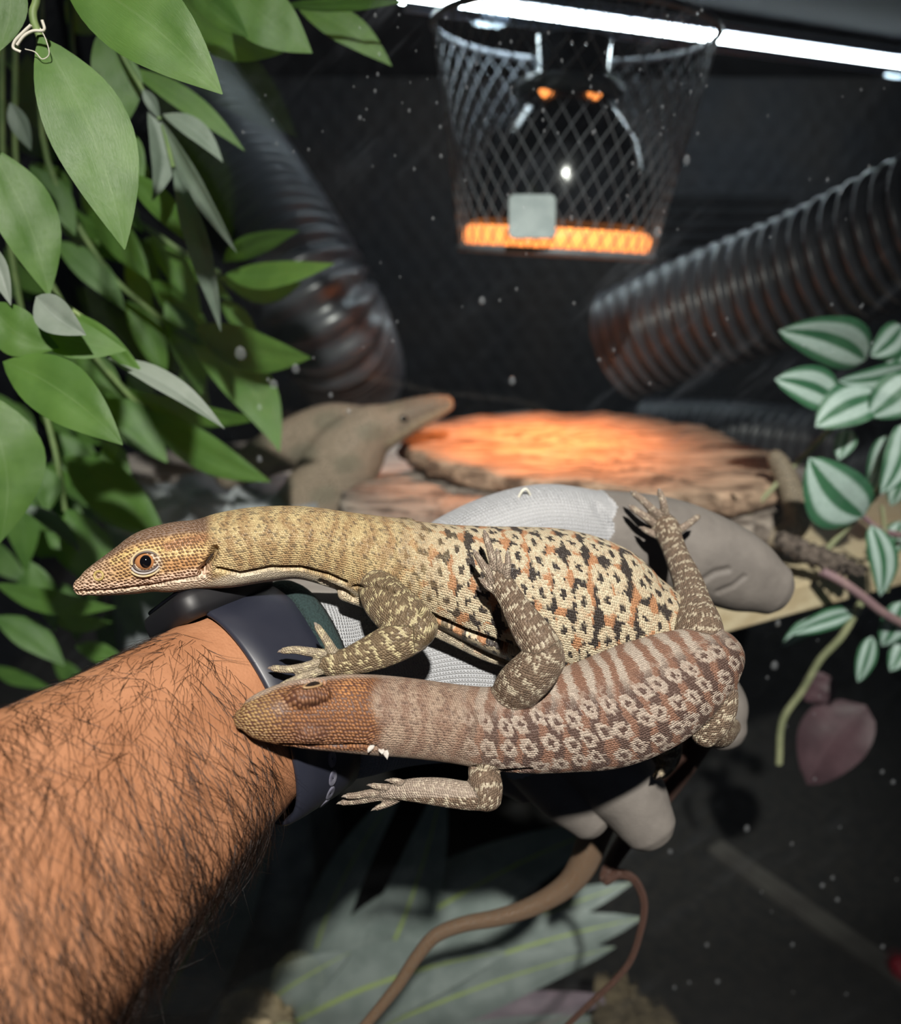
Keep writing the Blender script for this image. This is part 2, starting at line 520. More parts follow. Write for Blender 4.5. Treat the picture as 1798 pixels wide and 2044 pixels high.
hose('corrugated_hose', [(1238, 690, .86), (1400, 625, .80), (1600, 555, .735), (1800, 470, .67), (1960, 400, .62)], .051, .0142,
     'wide black corrugated hose reaching in above the striped plant, open end near the bark')
hose('corrugated_hose', [(330, 110, .96), (470, 330, .87), (590, 530, .81), (655, 650, .82), (690, 715, .90), (705, 745, .98)], .053, .0142,
     'wide black corrugated hose slanting down behind the green leaves')
hose('corrugated_hose', [(1290, 862, 1.02), (1430, 868, .96), (1560, 885, .90), (1720, 905, .84)], .036, .0125,
     'thinner black corrugated hose lying low behind the bark and striped plant')

# ------------------------------------------------------------------ heat lamp in its mesh guard
lb = P(1108, 505, .69); up = unit(np.array([.055, .03, 1.0])); sx = unit(np.cross((0, 1, 0), up)); sy = np.cross(up, sx)
lamp = empty('heat_lamp', lb); tag(lamp, 'heat lamp in a tapered wire guard, glowing orange at its rim', 'lamp')
H, RB, RT = .155, .0745, .103
M_wire = simple('dark_guard_wire', (.12, .13, .15), (.17, .18, .20), rough=.45, scale=40)
M_dome = simple('black_gloss_enamel', (.012, .013, .016), rough=.16, scale=10)


def revolve(c, ax_, e1, e2, prof, m=40):
    th = np.linspace(0, 2 * math.pi, m, endpoint=False)
    return np.vstack([np.array([c + ax_ * z + (e1 * math.cos(t) + e2 * math.sin(t)) * r for t in th]) for r, z in prof]), grid_faces(len(prof), m)


def wire(pts, r, k=4):
    pts = np.array(pts); T = unit(np.gradient(pts, axis=0)); a_ = np.array([.3, .8, .52])
    W = unit(np.cross(T, a_)); N = np.cross(W, T); th = np.linspace(0, 2 * math.pi, k, endpoint=False)
    V = (pts[:, None] + r * (np.cos(th)[None, :, None] * W[:, None] + np.sin(th)[None, :, None] * N[:, None])).reshape(-1, 3)
    return V, grid_faces(len(pts), k)


ws = []
for k in range(42):
    for sg in (-1, 1):
        pts = []
        for q in np.linspace(0, 1, 15):
            t = 2 * math.pi * k / 42 + sg * q * 1.15; r = RB + (RT - RB) * q
            pts.append(lb + up * H * q + (sx * math.cos(t) + sy * math.sin(t)) * r)
        ws.append(wire(pts, .00052))
V, f = join(ws); stuff(mesh_obj('wire_mesh', V, f, M_wire, lamp))
th = np.linspace(0, 2 * math.pi, 61)
for z, r in ((0, RB), (H, RT)):
    V, f = wire([lb + up * z + (sx * math.cos(t) + sy * math.sin(t)) * r for t in th], .0028, 8)
    mesh_obj('guard_ring', V, f, M_wire, lamp)
ws = []
for k in range(-7, 8):
    h_ = math.sqrt(max(RB**2 - (k * .0122)**2, 1e-6))
    for d1, d2 in ((sx, sy), (sy, sx)):
        ws.append(wire([lb + d1 * k * .0122 - d2 * h_, lb + d1 * k * .0122, lb + d1 * k * .0122 + d2 * h_], .0008))
V, f = join(ws); stuff(mesh_obj('guard_floor', V, f, M_wire, lamp))
V, f = revolve(lb, up, sx, sy, [(.060, .020), (.068, .018), (.069, .028), (.067, .05), (.057, .080), (.041, .100), (.029, .108), (.028, .150), (.0, .151)])
mesh_obj('dome', V, f, M_dome, lamp)
V, f = revolve(lb, up, sx, sy, [(.034, .110), (.040, .113), (.040, .120), (.034, .123)])
mesh_obj('collar', V, f, simple('grey_collar', (.2, .2, .21), rough=.35), lamp)
M_glow = emitter('glowing_heater', (1.0, .30, .07), 2.0)
V, f = revolve(lb, up, sx, sy, [(.0, .003), (.069, .003), (.072, .006), (.072, .014), (.069, .017), (.0, .017)])
mesh_obj('heater_disc', V, f, M_glow, lamp)
for x, y, r in ((1090, 173, .0058), (1186, 174, .0068)):  # the lamp's own orange glow, added as two small emissive beads
    c = P(x, y, .635)
    V, f = revolve(c, UV_, RV, FV, [(r * math.sin(q), -1.35 * r * math.cos(q)) for q in np.linspace(.02, 3.12, 9)], 16)
    mesh_obj('glow_dot', V, f, M_glow, lamp)
c = P(1062, 432, .603)  # small pale square plate just in front of the guard
V, f = box(c, RV, UV_, FV, .0160, .0150, .0006, .004)
mesh_obj('pale_square', V, f, simple('pale_square_face', (.22, .27, .28), (.30, .35, .36), rough=.5, scale=80), lamp, smooth=False)
add_light('heat_lamp_light', 'SPOT', tuple(lb - up * .012), tuple(lb - up * .3 + np.array([0, -.02, 0])), 5.0, (1.0, .30, .06),
          spot_size=math.radians(104), spot_blend=.6, shadow_soft_size=.05)

# ------------------------------------------------------------------ LED strip light under the ceiling
p0, p1 = PZ(800, -8, CEIL_Z - .020), PZ(1850, 136, CEIL_Z - .020)
led = empty('strip_light', (p0 + p1) / 2 + np.array([0, 0, .02])); tag(led, 'bright white LED strip light fixed under the dark ceiling', 'light')
t = unit(p1 - p0); sd = unit(np.cross(t, (0, 0, 1)))
V, f = box((p0 + p1) / 2, t, sd, (0, 0, 1), np.linalg.norm(p1 - p0) / 2, .0042, .0045, .0018)
mesh_obj('diffuser', V, f, emitter('white_led', (.86, .97, 1.0), 34.0), led, smooth=False)
V, f = box((p0 + p1) / 2 + np.array([0, 0, .0086]), t, sd, (0, 0, 1), np.linalg.norm(p1 - p0) / 2 + .004, .008, .004, .002)
mesh_obj('housing', V, f, simple('white_housing', (.55, .6, .7), rough=.4), led, smooth=False)
V, f = box((p0 + p1) / 2 + sd * .0062 + np.array([0, 0, -.0078]), t, sd, (0, 0, 1), np.linalg.norm(p1 - p0) / 2, .0012, .0036, .0006)
mesh_obj('lower_lip', V, f, simple('frosted_edge', (.6, .68, .85), rough=.3), led, smooth=False)
for px in (930, 1775):
    c = p0 + (p1 - p0) * (px - 800) / 1050
    V, f = box(c + np.array([0, 0, .002]), t, sd, (0, 0, 1), .012, .0095, .0135, .003)
    s_ = Sh('clear_clip'); s_.set(Base_Color=(.8, .9, 1), Roughness=.2, Alpha=.35)
    mesh_obj('clip', V, f, s_.m, led, smooth=False)

# ------------------------------------------------------------------ the forearm


def skin_mat():
    s = Sh('tanned_skin')
    a = s.noise(s.coord(), 55, 5); b = s.noise(s.coord(), 900, 3)
    vo = s.n('TexVoronoi', {'Vector': s.coord(), 'Scale': 900.0}).outputs[0]
    c = s.mix(s.ss(a, .3, .7), (.30, .13, .062), (.40, .185, .095))
    c = s.mix(s.math('MULTIPLY', s.ss(b, .55, .8), .35), c, (.22, .085, .045))
    s.set(Base_Color=c, Roughness=.48); s.bump(s.math('ADD', vo, s.math('MULTIPLY', b, .5)), .25, .0004)
    return s.m


ARM = Tube([(-420, 2120, .20, 470), (-100, 1862, .236, 385), (80, 1722, .258, 322), (250, 1592, .283, 268), (380, 1490, .305, 230),
            (470, 1424, .322, 208), (560, 1376, .338, 192), (610, 1356, .346, 172), (650, 1345, .353, 150)], n=90, m=64, ratio=.64)
V, f = ARM.mesh()
person = tag(mesh_obj('person', V, f, skin_mat()), 'bare hairy forearm reaching in, hand in a grey work glove under two lizards', 'person')

# arm hair: dark strands rooted all over the visible skin
nh = 5600; hv, hf = [], []
for k in range(nh):
    u = rng.random() ** .9; i = int(4 + u * 68); a_ = rng.uniform(-1.75, 1.75)
    n_ = unit(ARM.W[i] * math.sin(a_) / ARM.a[i] + ARM.N[i] * math.cos(a_) / ARM.b[i])
    p = ARM.C[i] + ARM.W[i] * math.sin(a_) * ARM.a[i] + ARM.N[i] * math.cos(a_) * ARM.b[i]
    px, py, d = proj(p)
    if px < -60 or py > 2110 or px > 552: continue
    flow = -UV_ + RV * (.12 + .35 * math.sin(px * .011 + py * .006)) + rng.normal(0, .27, 3)
    flow = unit(flow - n_ * (flow @ n_) * .9)
    side = unit(np.cross(flow, n_)); L = rng.uniform(.007, .021) * (1.0 if py > 1500 else .75)
    cu = rng.normal(0, .35); lift = rng.uniform(.12, .5); q = np.linspace(0, 1, 6)[:, None]
    pts = p + flow * L * q + side * L * cu * q**2 + n_ * L * (lift * q - lift * .75 * q**2)
    r = .000084 * (1 - .72 * q)
    e1, e2 = n_, side; ring = []
    for t in (0, 2.094, 4.189): ring.append(pts + (e1 * math.cos(t) + e2 * math.sin(t)) * r)
    base = len(hv) * 18; hv.append(np.stack(ring, 1).reshape(-1, 3))
    hf += [tuple(base + x for x in q_) for q_ in grid_faces(6, 3)]
s_ = Sh('dark_hair'); s_.set(Base_Color=(.016, .008, .005), Roughness=.35)
stuff(mesh_obj('arm_hair', np.vstack(hv), hf, s_.m, person))

# ------------------------------------------------------------------ watch and glove


def ring_band(tube, i, prof, ka, kb, m=80, shift=np.zeros(3), a0=0, a1=2 * math.pi, close=True):
    """closed strap: profile points (along, outward) swept round the limb at sample i"""
    C, T, W, N = tube.C[i] + shift, tube.T[i], tube.W[i], tube.N[i]
    th = np.linspace(a0, a1, m, endpoint=not close)
    V = []
    for t in th:
        for (x, r) in prof:
            V.append(C + T * x + W * math.cos(t) * (tube.a[i] * ka + r) + N * math.sin(t) * (tube.b[i] * kb + r))
    k = len(prof); f = []
    for i_ in range(m if close else m - 1):
        for j in range(k):
            f.append((i_ * k + j, ((i_ + 1) % m) * k + j, ((i_ + 1) % m) * k + (j + 1) % k, i_ * k + (j + 1) % k))
    return np.array(V), f


def arm_i(px):
    return int(np.argmin(abs(proj(ARM.C)[0] - px)))


ib = arm_i(538); WB = .0155
prof = [(-WB, .0008), (-WB + .0008, .0), (WB - .0008, .0), (WB, .0008), (WB, .0016), (WB - .001, .0026), (WB * .5, .0030), (-WB * .5, .0030), (-WB + .001, .0026), (-WB, .0016)]
M_strap = simple('navy_black_rubber', (.015, .017, .028), (.020, .022, .034), rough=.42, scale=30)
V, f = ring_band(ARM, ib, prof, 1.09, 1.06, shift=-UV_ * .002)
watch = empty('wrist_watch', ARM.C[ib] - ARM.W[ib] * ARM.a[ib]); tag(watch, 'dark rubber sports watch worn on the hairy wrist', 'watch')
mesh_obj('strap', V, f, M_strap, watch)
M_hole = simple('strap_hole_lining', (.10, .10, .14), (.16, .16, .2), rough=.5, scale=300)
wsign = 1 if ARM.W[ib] @ UV_ > 0 else -1
# watch case on the far (upper) side of the wrist
cc = ARM.C[ib] + ARM.W[ib] * wsign * (ARM.a[ib] + .004) + ARM.T[ib] * -.004 + ARM.N[ib] * -.004
V, f = box(cc, ARM.T[ib], ARM.N[ib], ARM.W[ib] * wsign, .021, .0185, .0055, .007)
mesh_obj('case', V, f, simple('black_case', (.008, .008, .010), rough=.5), watch)
V, f = box(cc + ARM.W[ib] * wsign * .006, ARM.T[ib], ARM.N[ib], ARM.W[ib] * wsign, .0185, .016, .0008, .006)
mesh_obj('screen', V, f, simple('black_screen', (.004, .004, .005), rough=.05), watch)
for k in range(4):                           # row of oval strap holes on the near lower side
    C, T, W, N = ARM.C[ib] - UV_ * .002, ARM.T[ib], ARM.W[ib], ARM.N[ib]
    a_, b_ = ARM.a[ib] * 1.09 + .0029, ARM.b[ib] * 1.06 + .0029
    t = math.radians(41 + 13 * k); wd = W * -wsign
    # measured from the camera-facing side towards the lower edge
    p = C + wd * math.sin(t) * a_ + N * math.cos(t) * b_
    n_ = unit(wd * math.sin(t) / a_ + N * math.cos(t) / b_); tg = np.cross(T, n_)
    Vh, fh = revolve(p, n_, T * .75, tg * 1.3, [(.0002, .0003), (.0021, .0004), (.0025, .0003), (.0028, -.0002)], 18)
    mesh_obj('strap_hole', Vh, fh + [tuple(range(18))], M_hole, watch)

GL = dict(
    palm=Tube([(606, 1372, .345, 190, .66), (690, 1366, .353, 184, .62), (800, 1345, .363, 180, .57), (920, 1325, .372, 196), (1050, 1335, .381, 196), (1130, 1360, .386, 165)], n=80, m=40, ratio=.55),
    thumb=Tube([(830, 1230, .374, 120), (940, 1140, .386, 125), (1075, 1078, .398, 112), (1200, 1074, .406, 94), (1320, 1086, .414, 92), (1420, 1118, .420, 86), (1490, 1150, .424, 74), (1530, 1170, .426, 56)], m=32, ratio=.72, cap=(1, 1.3)),
    index=Tube([(1120, 1330, .390, 80), (1270, 1345, .400, 78), (1370, 1365, .408, 72), (1425, 1410, .410, 64), (1442, 1452, .410, 46)], m=28, ratio=.85, cap=(1, 1.1)),
    middle=Tube([(1080, 1420, .388, 80), (1170, 1495, .394, 80), (1245, 1572, .398, 76), (1288, 1640, .398, 58)], m=28, ratio=.85, cap=(1, 1.1)),
    ring=Tube([(1010, 1430, .388, 75), (1080, 1520, .394, 68), (1140, 1590, .400, 60), (1172, 1630, .401, 44)], m=28, ratio=.85, cap=(1, 1.1)),
    pinky=Tube([(930, 1430, .388, 66), (990, 1500, .397, 56), (1030, 1545, .402, 46), (1050, 1568, .404, 34)], m=28, ratio=.85, cap=(1, 1.1)))
gt = list(GL.values())
gv, gf, gn = remesh([t.mesh() for t in gt], .0008, 8)
gi, gs, ga, gr = tube_coords(gv, gt)
qx, qy, _ = proj(gv); gface = (gn * unit(CAM - gv)).sum(1)
for crease, rr, dd in (([(1398, 1160), (1425, 1142), (1452, 1136)], 11, .0011), ([(1432, 1180), (1462, 1168), (1484, 1150)], 9, .0008), ([(1190, 1010), (1215, 1050)], 14, .0008), ([(700, 1300), (760, 1290), (820, 1300)], 16, .0012)):
    gv = gv - gn * (sm(seg_dist(qx, qy, crease), rr, 0) * sm(gface, 0, .3) * dd)[:, None]
gpx, gpy, gd = proj(gv)
cut = np.array([9, 0.0, .018, .020, .020, .020])   # where the dipped coating starts on each digit
wob = .0018 * np.sin(gpy * .045) + .001 * np.sin(gpy * .13 + 2)
thumb_s0 = GL['thumb'].s[int(np.argmin(abs(proj(GL['thumb'].C)[0] - 1195)))]
cut[1] = thumb_s0
coat = (gs > cut[gi] + wob)
gfaces_coat = coat[gf].all(1)
R_ = np.array([t.a.mean() for t in gt])
gst = np.stack([gs, ga * R_[gi], gi.astype(float)], 1)


def knit_mat():
    s = Sh('grey_knit'); st = s.attr('st').outputs[1]
    m = s.n('SeparateXYZ', {0: st}); x, y = m.outputs[0], m.outputs[1]
    wv = s.noise(s.coord(), 160, 2)
    px_ = .00165; py_ = .00125
    # rows of V-shaped stitches
    yy = s.math('DIVIDE', y, px_); fr = s.math('ABSOLUTE', s.math('SUBTRACT', s.math('FRACT', yy), .5))
    xx = s.math('ADD', s.math('DIVIDE', x, py_), s.math('MULTIPLY', fr, 1.1)); xx = s.math('ADD', xx, s.math('MULTIPLY', wv, 1.2))
    rows = s.math('ABSOLUTE', s.math('SINE', s.math('MULTIPLY', xx, 3.14159)))
    cols = s.ss(fr, .03, .26)
    h = s.math('MULTIPLY', rows, cols)
    fz = s.noise(s.coord(), 1600, 2)
    c = s.mix(s.math('ADD', 0.25, s.math('MULTIPLY', fz, .7)), (.40, .415, .44), (.54, .56, .59))
    s.set(Base_Color=c, Roughness=.95); s.b.inputs['Sheen Weight'].default_value = .3
    s.bump(s.math('ADD', h, s.math('MULTIPLY', fz, .3)), 1.0, .0013)
    return s.m


def coat_mat():
    s = Sh('taupe_coating'); nz = s.noise(s.coord(), 1500, 3); n2 = s.noise(s.coord(), 60, 3)
    s.set(Base_Color=s.mix(s.ss(n2, .3, .7), (.125, .113, .102), (.165, .15, .135)), Roughness=.62); s.bump(s.math('ADD', nz, s.math('MULTIPLY', n2, 2.0)), .35, .0006)
    return s.m


def submesh(V, Fc, keep):
    fs = Fc[keep]; ids = np.unique(fs); mp = np.full(len(V), -1); mp[ids] = np.arange(len(ids))
    return V[ids], mp[fs], ids


# coating sits slightly proud of the knit
gv2 = gv + gn * (relax(coat.astype(float), gf, 2) * .0006)[:, None]
Vk, Fk, ids = submesh(gv2, gf, ~gfaces_coat)
glove = mesh_obj('glove', Vk, Fk, knit_mat(), person); set_attr(glove.data, 'st', 'FLOAT_VECTOR', gst[ids])
glove['label'] = 'grey knitted work glove with green hem'
M_coat = coat_mat()
for k, nm in ((1, 'thumb_coating'), (2, 'fingertip_coating'), (3, 'fingertip_coating'), (4, 'fingertip_coating'), (5, 'fingertip_coating')):
    kf = gfaces_coat & (gi[gf[:, 0]] == k)
    if kf.sum(): Vk, Fk, ids = submesh(gv2, gf, kf); mesh_obj(nm, Vk, Fk, M_coat, glove)
ih = arm_i(609); WH = .0046
s_ = Sh('dark_green_hem'); nz = s_.noise(s_.coord(), 1100, 3)
s_.set(Base_Color=s_.mix(nz, (.004, .012, .012), (.03, .06, .06)), Roughness=.95); s_.bump(nz, 1.0, .0012)
V, f = ring_band(ARM, ih, [(-WH, .0003), (WH, .0003), (WH + .0006, .0012), (WH * .6, .0026), (0, .0030), (-WH * .6, .0026), (-WH - .0006, .0012)], .0372 / ARM.a[ih], .0247 / ARM.b[ih])
mesh_obj('cuff_hem', V, f, s_.m, glove)
# loose loop of yarn on the knuckle
bt = BVHTree.FromPolygons(gv.tolist(), gf.tolist())


def hit(bvh, px, py):
    o = CAM; d = unit(P(px, py, 1.0) - CAM)
    r = bvh.ray_cast(Vector(o), Vector(d))
    return (np.array(r[0]), np.array(r[1])) if r[0] is not None else (None, None)


h0, h1 = hit(bt, 1035, 992)[0], hit(bt, 1058, 988)[0]
if h0 is not None and h1 is not None:
    V, f = wire([h0 + (h1 - h0) * q + UV_ * .003 * math.sin(q * math.pi) - FV * .002 * math.sin(q * math.pi) for q in np.linspace(0, 1, 9)], .0006, 6)
    s_ = Sh('cream_yarn'); s_.set(Base_Color=(.7, .68, .58), Roughness=.9); mesh_obj('loose_yarn', V, f, s_.m, glove)

# ------------------------------------------------------------------ lizards


def lizard_mat(name, cream, dark, mid, legd, legl, neck1, neck2, headdark, dots, pale, banded, scale=.00084, ros=.0076, edge=.50):
    s = Sh(name); st = s.attr('st').outputs[1]; wa = s.attr('w'); ta = s.attr('tint')
    sp = s.n('SeparateXYZ', {0: st}); sv, tv = sp.outputs[0], sp.outputs[1]
    yy = s.math('MULTIPLY', tv, 1.15); xx = s.math('ADD', sv, s.math('MULTIPLY', tv, .5))
    vec = s.n('CombineXYZ', {0: xx, 1: yy, 2: 0.0}).outputs[0]
    vo = s.n('TexVoronoi', {'Vector': vec, 'Scale': 1 / scale, 'Randomness': .38}, voronoi_dimensions='2D')
    dist, rnd, pos = vo.outputs['Distance'], vo.outputs['Color'], vo.outputs['Position']
    pp = s.n('SeparateXYZ', {0: pos}); qt = s.math('DIVIDE', pp.outputs[1], 1.15)
    qs = s.math('SUBTRACT', pp.outputs[0], s.math('MULTIPLY', qt, .5))
    cell = s.n('SeparateColor', {0: rnd}); r1, r2 = cell.outputs[0], cell.outputs[1]
    qv = s.n('CombineXYZ', {0: qs, 1: qt, 2: 0.0}).outputs[0]
    wob = s.noise(qv, 90, 2)
    qv2 = s.n('CombineXYZ', {0: s.math('ADD', qs, s.math('MULTIPLY', qt, .42)), 1: s.math('MULTIPLY', qt, .9), 2: 0.0}).outputs[0]
    ro = s.n('TexVoronoi', {'Vector': qv2, 'Scale': 1 / ros, 'Randomness': .36}, voronoi_dimensions='2D').outputs['Distance']
    jit = s.math('MULTIPLY', s.math('SUBTRACT', r1, .5), .14)
    rd = s.math('ADD', ro, jit)
    ring = s.math('MULTIPLY', s.ss(rd, .12, .18), s.ss(rd, edge, edge - .06))
    # the ground between the rosettes: dark with transverse rows of rusty scales
    bph = s.math('ADD', s.math('MULTIPLY', qs, 2 * math.pi / (ros * 1.12)), s.math('MULTIPLY', wob, 7.0))
    rust = s.ss(s.math('SINE', bph), .1, .6)
    rust = s.math('MULTIPLY', rust, s.ss(ro, .2, .42))
    ground = s.mix(rust, dark, mid)
    body = s.mix(ring, ground, s.mix(s.math('MULTIPLY', r2, .35), cream, mid))
    if banded:
        # pale and brown cross bands on the upper flank turning into rosettes lower down
        bp2 = s.math('ADD', s.math('MULTIPLY', qs, 2 * math.pi / .0072), s.math('ADD', s.math('MULTIPLY', wob, 6.0), s.math('MULTIPLY', qt, -160.0)))
        bd = s.ss(s.math('ADD', s.math('SINE', bp2), s.math('MULTIPLY', jit, 2.5)), -.35, .35)
        bands = s.mix(bd, mid, cream)
        body = s.mix(s.ss(s.math('ADD', qt, s.math('MULTIPLY', wob, .006)), banded[0], banded[1]), body, bands)
    nk = s.noise(qv, 130, 4, .7)
    nb = s.ss(s.math('ADD', s.math('MULTIPLY', s.math('SINE', s.math('ADD', s.math('MULTIPLY', qs, 2 * math.pi / .0068), s.math('MULTIPLY', wob, 13.0))), .45), s.math('ADD', s.math('MULTIPLY', nk, 2.2), s.math('MULTIPLY', r2, .7))), .7, 2.3)
    nc = s.mix(nb, neck1, neck2)
    nc = s.mix(s.ss(s.math('ADD', r1, s.math('MULTIPLY', nk, .8)), 1.10, 1.3), nc, s.mix(.55, nc, dark))
    col = s.mix(wa.outputs['Alpha'], body, nc)
    # limbs: brown with cream flecks lined up in cross rows
    lr = s.ss(s.math('SINE', s.math('ADD', s.math('MULTIPLY', qs, 2 * math.pi / .0052), s.math('MULTIPLY', wob, 5.0))), .45, .8)
    fl = s.math('MULTIPLY', lr, s.ss(r2, .38, .55))
    fl = s.math('MAXIMUM', fl, s.ss(r1, .93, .95))
    lc = s.mix(fl, s.mix(r2, legd, tuple(c * 1.6 for c in legd)), legl)
    ws_ = s.n('SeparateColor', {0: wa.outputs[0]})
    col = s.mix(ws_.outputs[1], col, lc)
    # head: painted ground colour with a dot or a dark rim on each scale
    if dots: hc = s.mix(s.math('MULTIPLY', s.ss(dist, .44, .27), s.ss(r1, .05, .25)), ta.outputs[0], headdark)
    else: hc = s.mix(s.ss(dist, .34, .52), s.mix(s.math('MULTIPLY', r1, .45), ta.outputs[0], headdark), headdark)
    col = s.mix(ws_.outputs[0], col, hc)
    col = s.mix(ws_.outputs[2], col, s.mix(s.math('MULTIPLY', r2, .6), pale, tuple(c * .7 for c in pale)))
    s.set(Base_Color=col, Roughness=.5); s.b.inputs['Specular IOR Level'].default_value = .4
    s.bump(s.ss(dist, .58, .1), .85, .0005)
    return s.m


def build_lizard(name, label, tubes, voxel, mat, paint, dents=(), smooth=4, head_px=None, extra=()):
    V, Fc, No = remesh([t.mesh() for t in list(tubes) + list(extra)], voxel, smooth)
    px, py, d = proj(V); face = (No * unit(CAM - V)).sum(1)
    for pts, r, depth in dents:
        q = seg_dist(px, py, pts); k = sm(q, r, 0) * sm(face, -.05, .25)
        V = V - No * (k * depth)[:, None]
    ti, ts, ta, tr = tube_coords(V, tubes)
    R = np.array([np.sqrt(t.a * t.b).mean() for t in tubes])
    kinds = [t.kind for t in tubes]
    leg = np.array([1.0 if k in ('leg', 'toe') else 0.0 for k in kinds])[ti]
    leg = relax(leg, Fc, 8)
    st = np.stack([ts + ti * .137, ta * tr, np.zeros(len(V))], 1)
    wgt, tint = paint(px, py, ts, ta, ti, leg, face)
    if head_px:                              # scales are larger on the head
        s0 = tubes[0].s[int(np.argmin(abs(proj(tubes[0].C)[0] - head_px)))]
        b0 = ti == 0; ss_ = st[:, 0]; m0 = b0 & (ss_ < s0)
        k = 1 - .30 * sm(s0 - ss_, -.002, .004) * b0
        st[:, 1] *= k; st[:, 0] = np.where(m0, s0 + (ss_ - s0) * .70, ss_)
    for i_, kd in enumerate(kinds):
        if kd == 'toe': wgt[:, 2] = np.maximum(wgt[:, 2], .36 * (ti == i_))
    tint = np.hstack([tint, np.ones((len(V), 1))])
    o = mesh_obj(name, V, Fc, mat)
    tag(o, label, 'lizard')
    set_attr(o.data, 'st', 'FLOAT_VECTOR', st); set_attr(o.data, 'w', 'FLOAT_COLOR', wgt); set_attr(o.data, 'tint', 'FLOAT_COLOR', tint)
    return o, BVHTree.FromPolygons(V.tolist(), Fc.tolist())


M_claw = simple('horn_claw', (.16, .13, .11), (.3, .26, .22), rough=.3, scale=200)


def add_claws(o, toes, ln=9):
    for t in toes:
        p, T = t.C[-1] + t.T[-1] * t.a[-1] * .5, t.T[-1]; r = t.a[-1] * .62; L = ln * .33 / F
        pts = [p, p + T * L * .6 + FV * L * .08, p + T * L * 1.1 + FV * L * .35 - UV_ * L * .25]
        W = t.W[-1]; N = t.N[-1]; th = np.linspace(0, 2 * math.pi, 7, endpoint=False)
        V = np.vstack([c + (np.cos(th)[:, None] * W + np.sin(th)[:, None] * N) * q for c, q in zip(pts, (r, r * .6, r * .08))])
        mesh_obj('claw', V, grid_faces(3, 7) + [tuple(range(14, 21))], M_claw, o)


def toe(pts, r=8.5):
    n = len(pts)
    rows = [(x, y, d, r * (1.1 - .35 * k / (n - 1))) for k, (x, y, d) in enumerate(pts)]
    return Tube(rows, 'toe', n=14, m=12, ratio=.95)


# --- upper lizard
a_body = Tube([(168, 1170, .3125, 20, .9), (182, 1164, .3128, 28, .9), (205, 1155, .3135, 36, .88), (255, 1137, .3150, 52, .86), (300, 1120, .3165, 64, .82), (350, 1112, .318, 70, .80), (400, 1106, .3195, 70, .78),
               (450, 1098, .321, 76, .80), (520, 1087, .3235, 76, .84), (600, 1083, .326, 73, .84), (680, 1098, .329, 78, .78), (760, 1118, .3315, 88, .72), (840, 1135, .334, 94, .68),
               (930, 1158, .336, 112, .60), (1020, 1180, .338, 132, .56), (1110, 1198, .340, 143, .54), (1200, 1218, .343, 136, .54), (1270, 1238, .347, 108, .6), (1325, 1252, .352, 74, .75),
               (1372, 1278, .364, 46, .9), (1402, 1312, .385, 36, 1), (1390, 1390, .428, 34, 1), (1300, 1500, .446, 33, 1), (1222, 1590, .448, 33, 1), (1190, 1655, .446, 32, 1), (1162, 1727, .444, 28, 1),
               (1129, 1769, .443, 23, 1), (1067, 1807, .442, 19, 1), (996, 1831, .441, 16.5, 1), (925, 1845, .440, 15, 1), (869, 1868, .439, 14, 1), (831, 1911, .438, 13, 1), (793, 1968, .437, 12, 1), (732, 2043, .436, 10.5, 1), (660, 2130, .435, 9, 1)], n=330, m=36, cap=(1.2, 1))
flap = Tube([(690, 1170, .328, 30), (800, 1205, .334, 34), (900, 1250, .338, 34), (980, 1292, .341, 30), (1040, 1318, .343, 22)], 'body', ratio=.5)
a_legs = [Tube([(752, 1160, .3230, 40), (768, 1195, .3150, 47), (805, 1232, .3090, 50), (838, 1262, .3060, 44)], 'leg', ratio=.72),
          Tube([(826, 1258, .3060, 44), (795, 1278, .3045, 42), (755, 1298, .3040, 38), (715, 1314, .3040, 32), (690, 1322, .3045, 28), (660, 1324, .305, 27), (640, 1324, .306, 20)], 'leg', ratio=.62),
          Tube([(770, 1085, .345, 30), (800, 1062, .350, 30), (812, 1056, .354, 24)], 'leg'),
          Tube([(1255, 1330, .362, 45), (1310, 1440, .372, 40), (1335, 1500, .378, 26), (1322, 1538, .380, 16), (1310, 1550, .381, 8)], 'leg')]
a_toes = [toe([(668, 1306, .305), (650, 1276, .3045), (634, 1252, .3045)], 10), toe([(648, 1306, .305), (610, 1300, .303), (588, 1297, .3025), (566, 1299, .303)], 9.5),
          toe([(645, 1320, .305), (605, 1332, .302), (572, 1336, .3015), (546, 1334, .302)], 9.5), toe([(650, 1334, .305), (605, 1352, .3015), (570, 1366, .3005), (544, 1382, .300)], 9.5),
          toe([(1330, 1510, .374), (1342, 1520, .373), (1318, 1545, .372)], 9)]


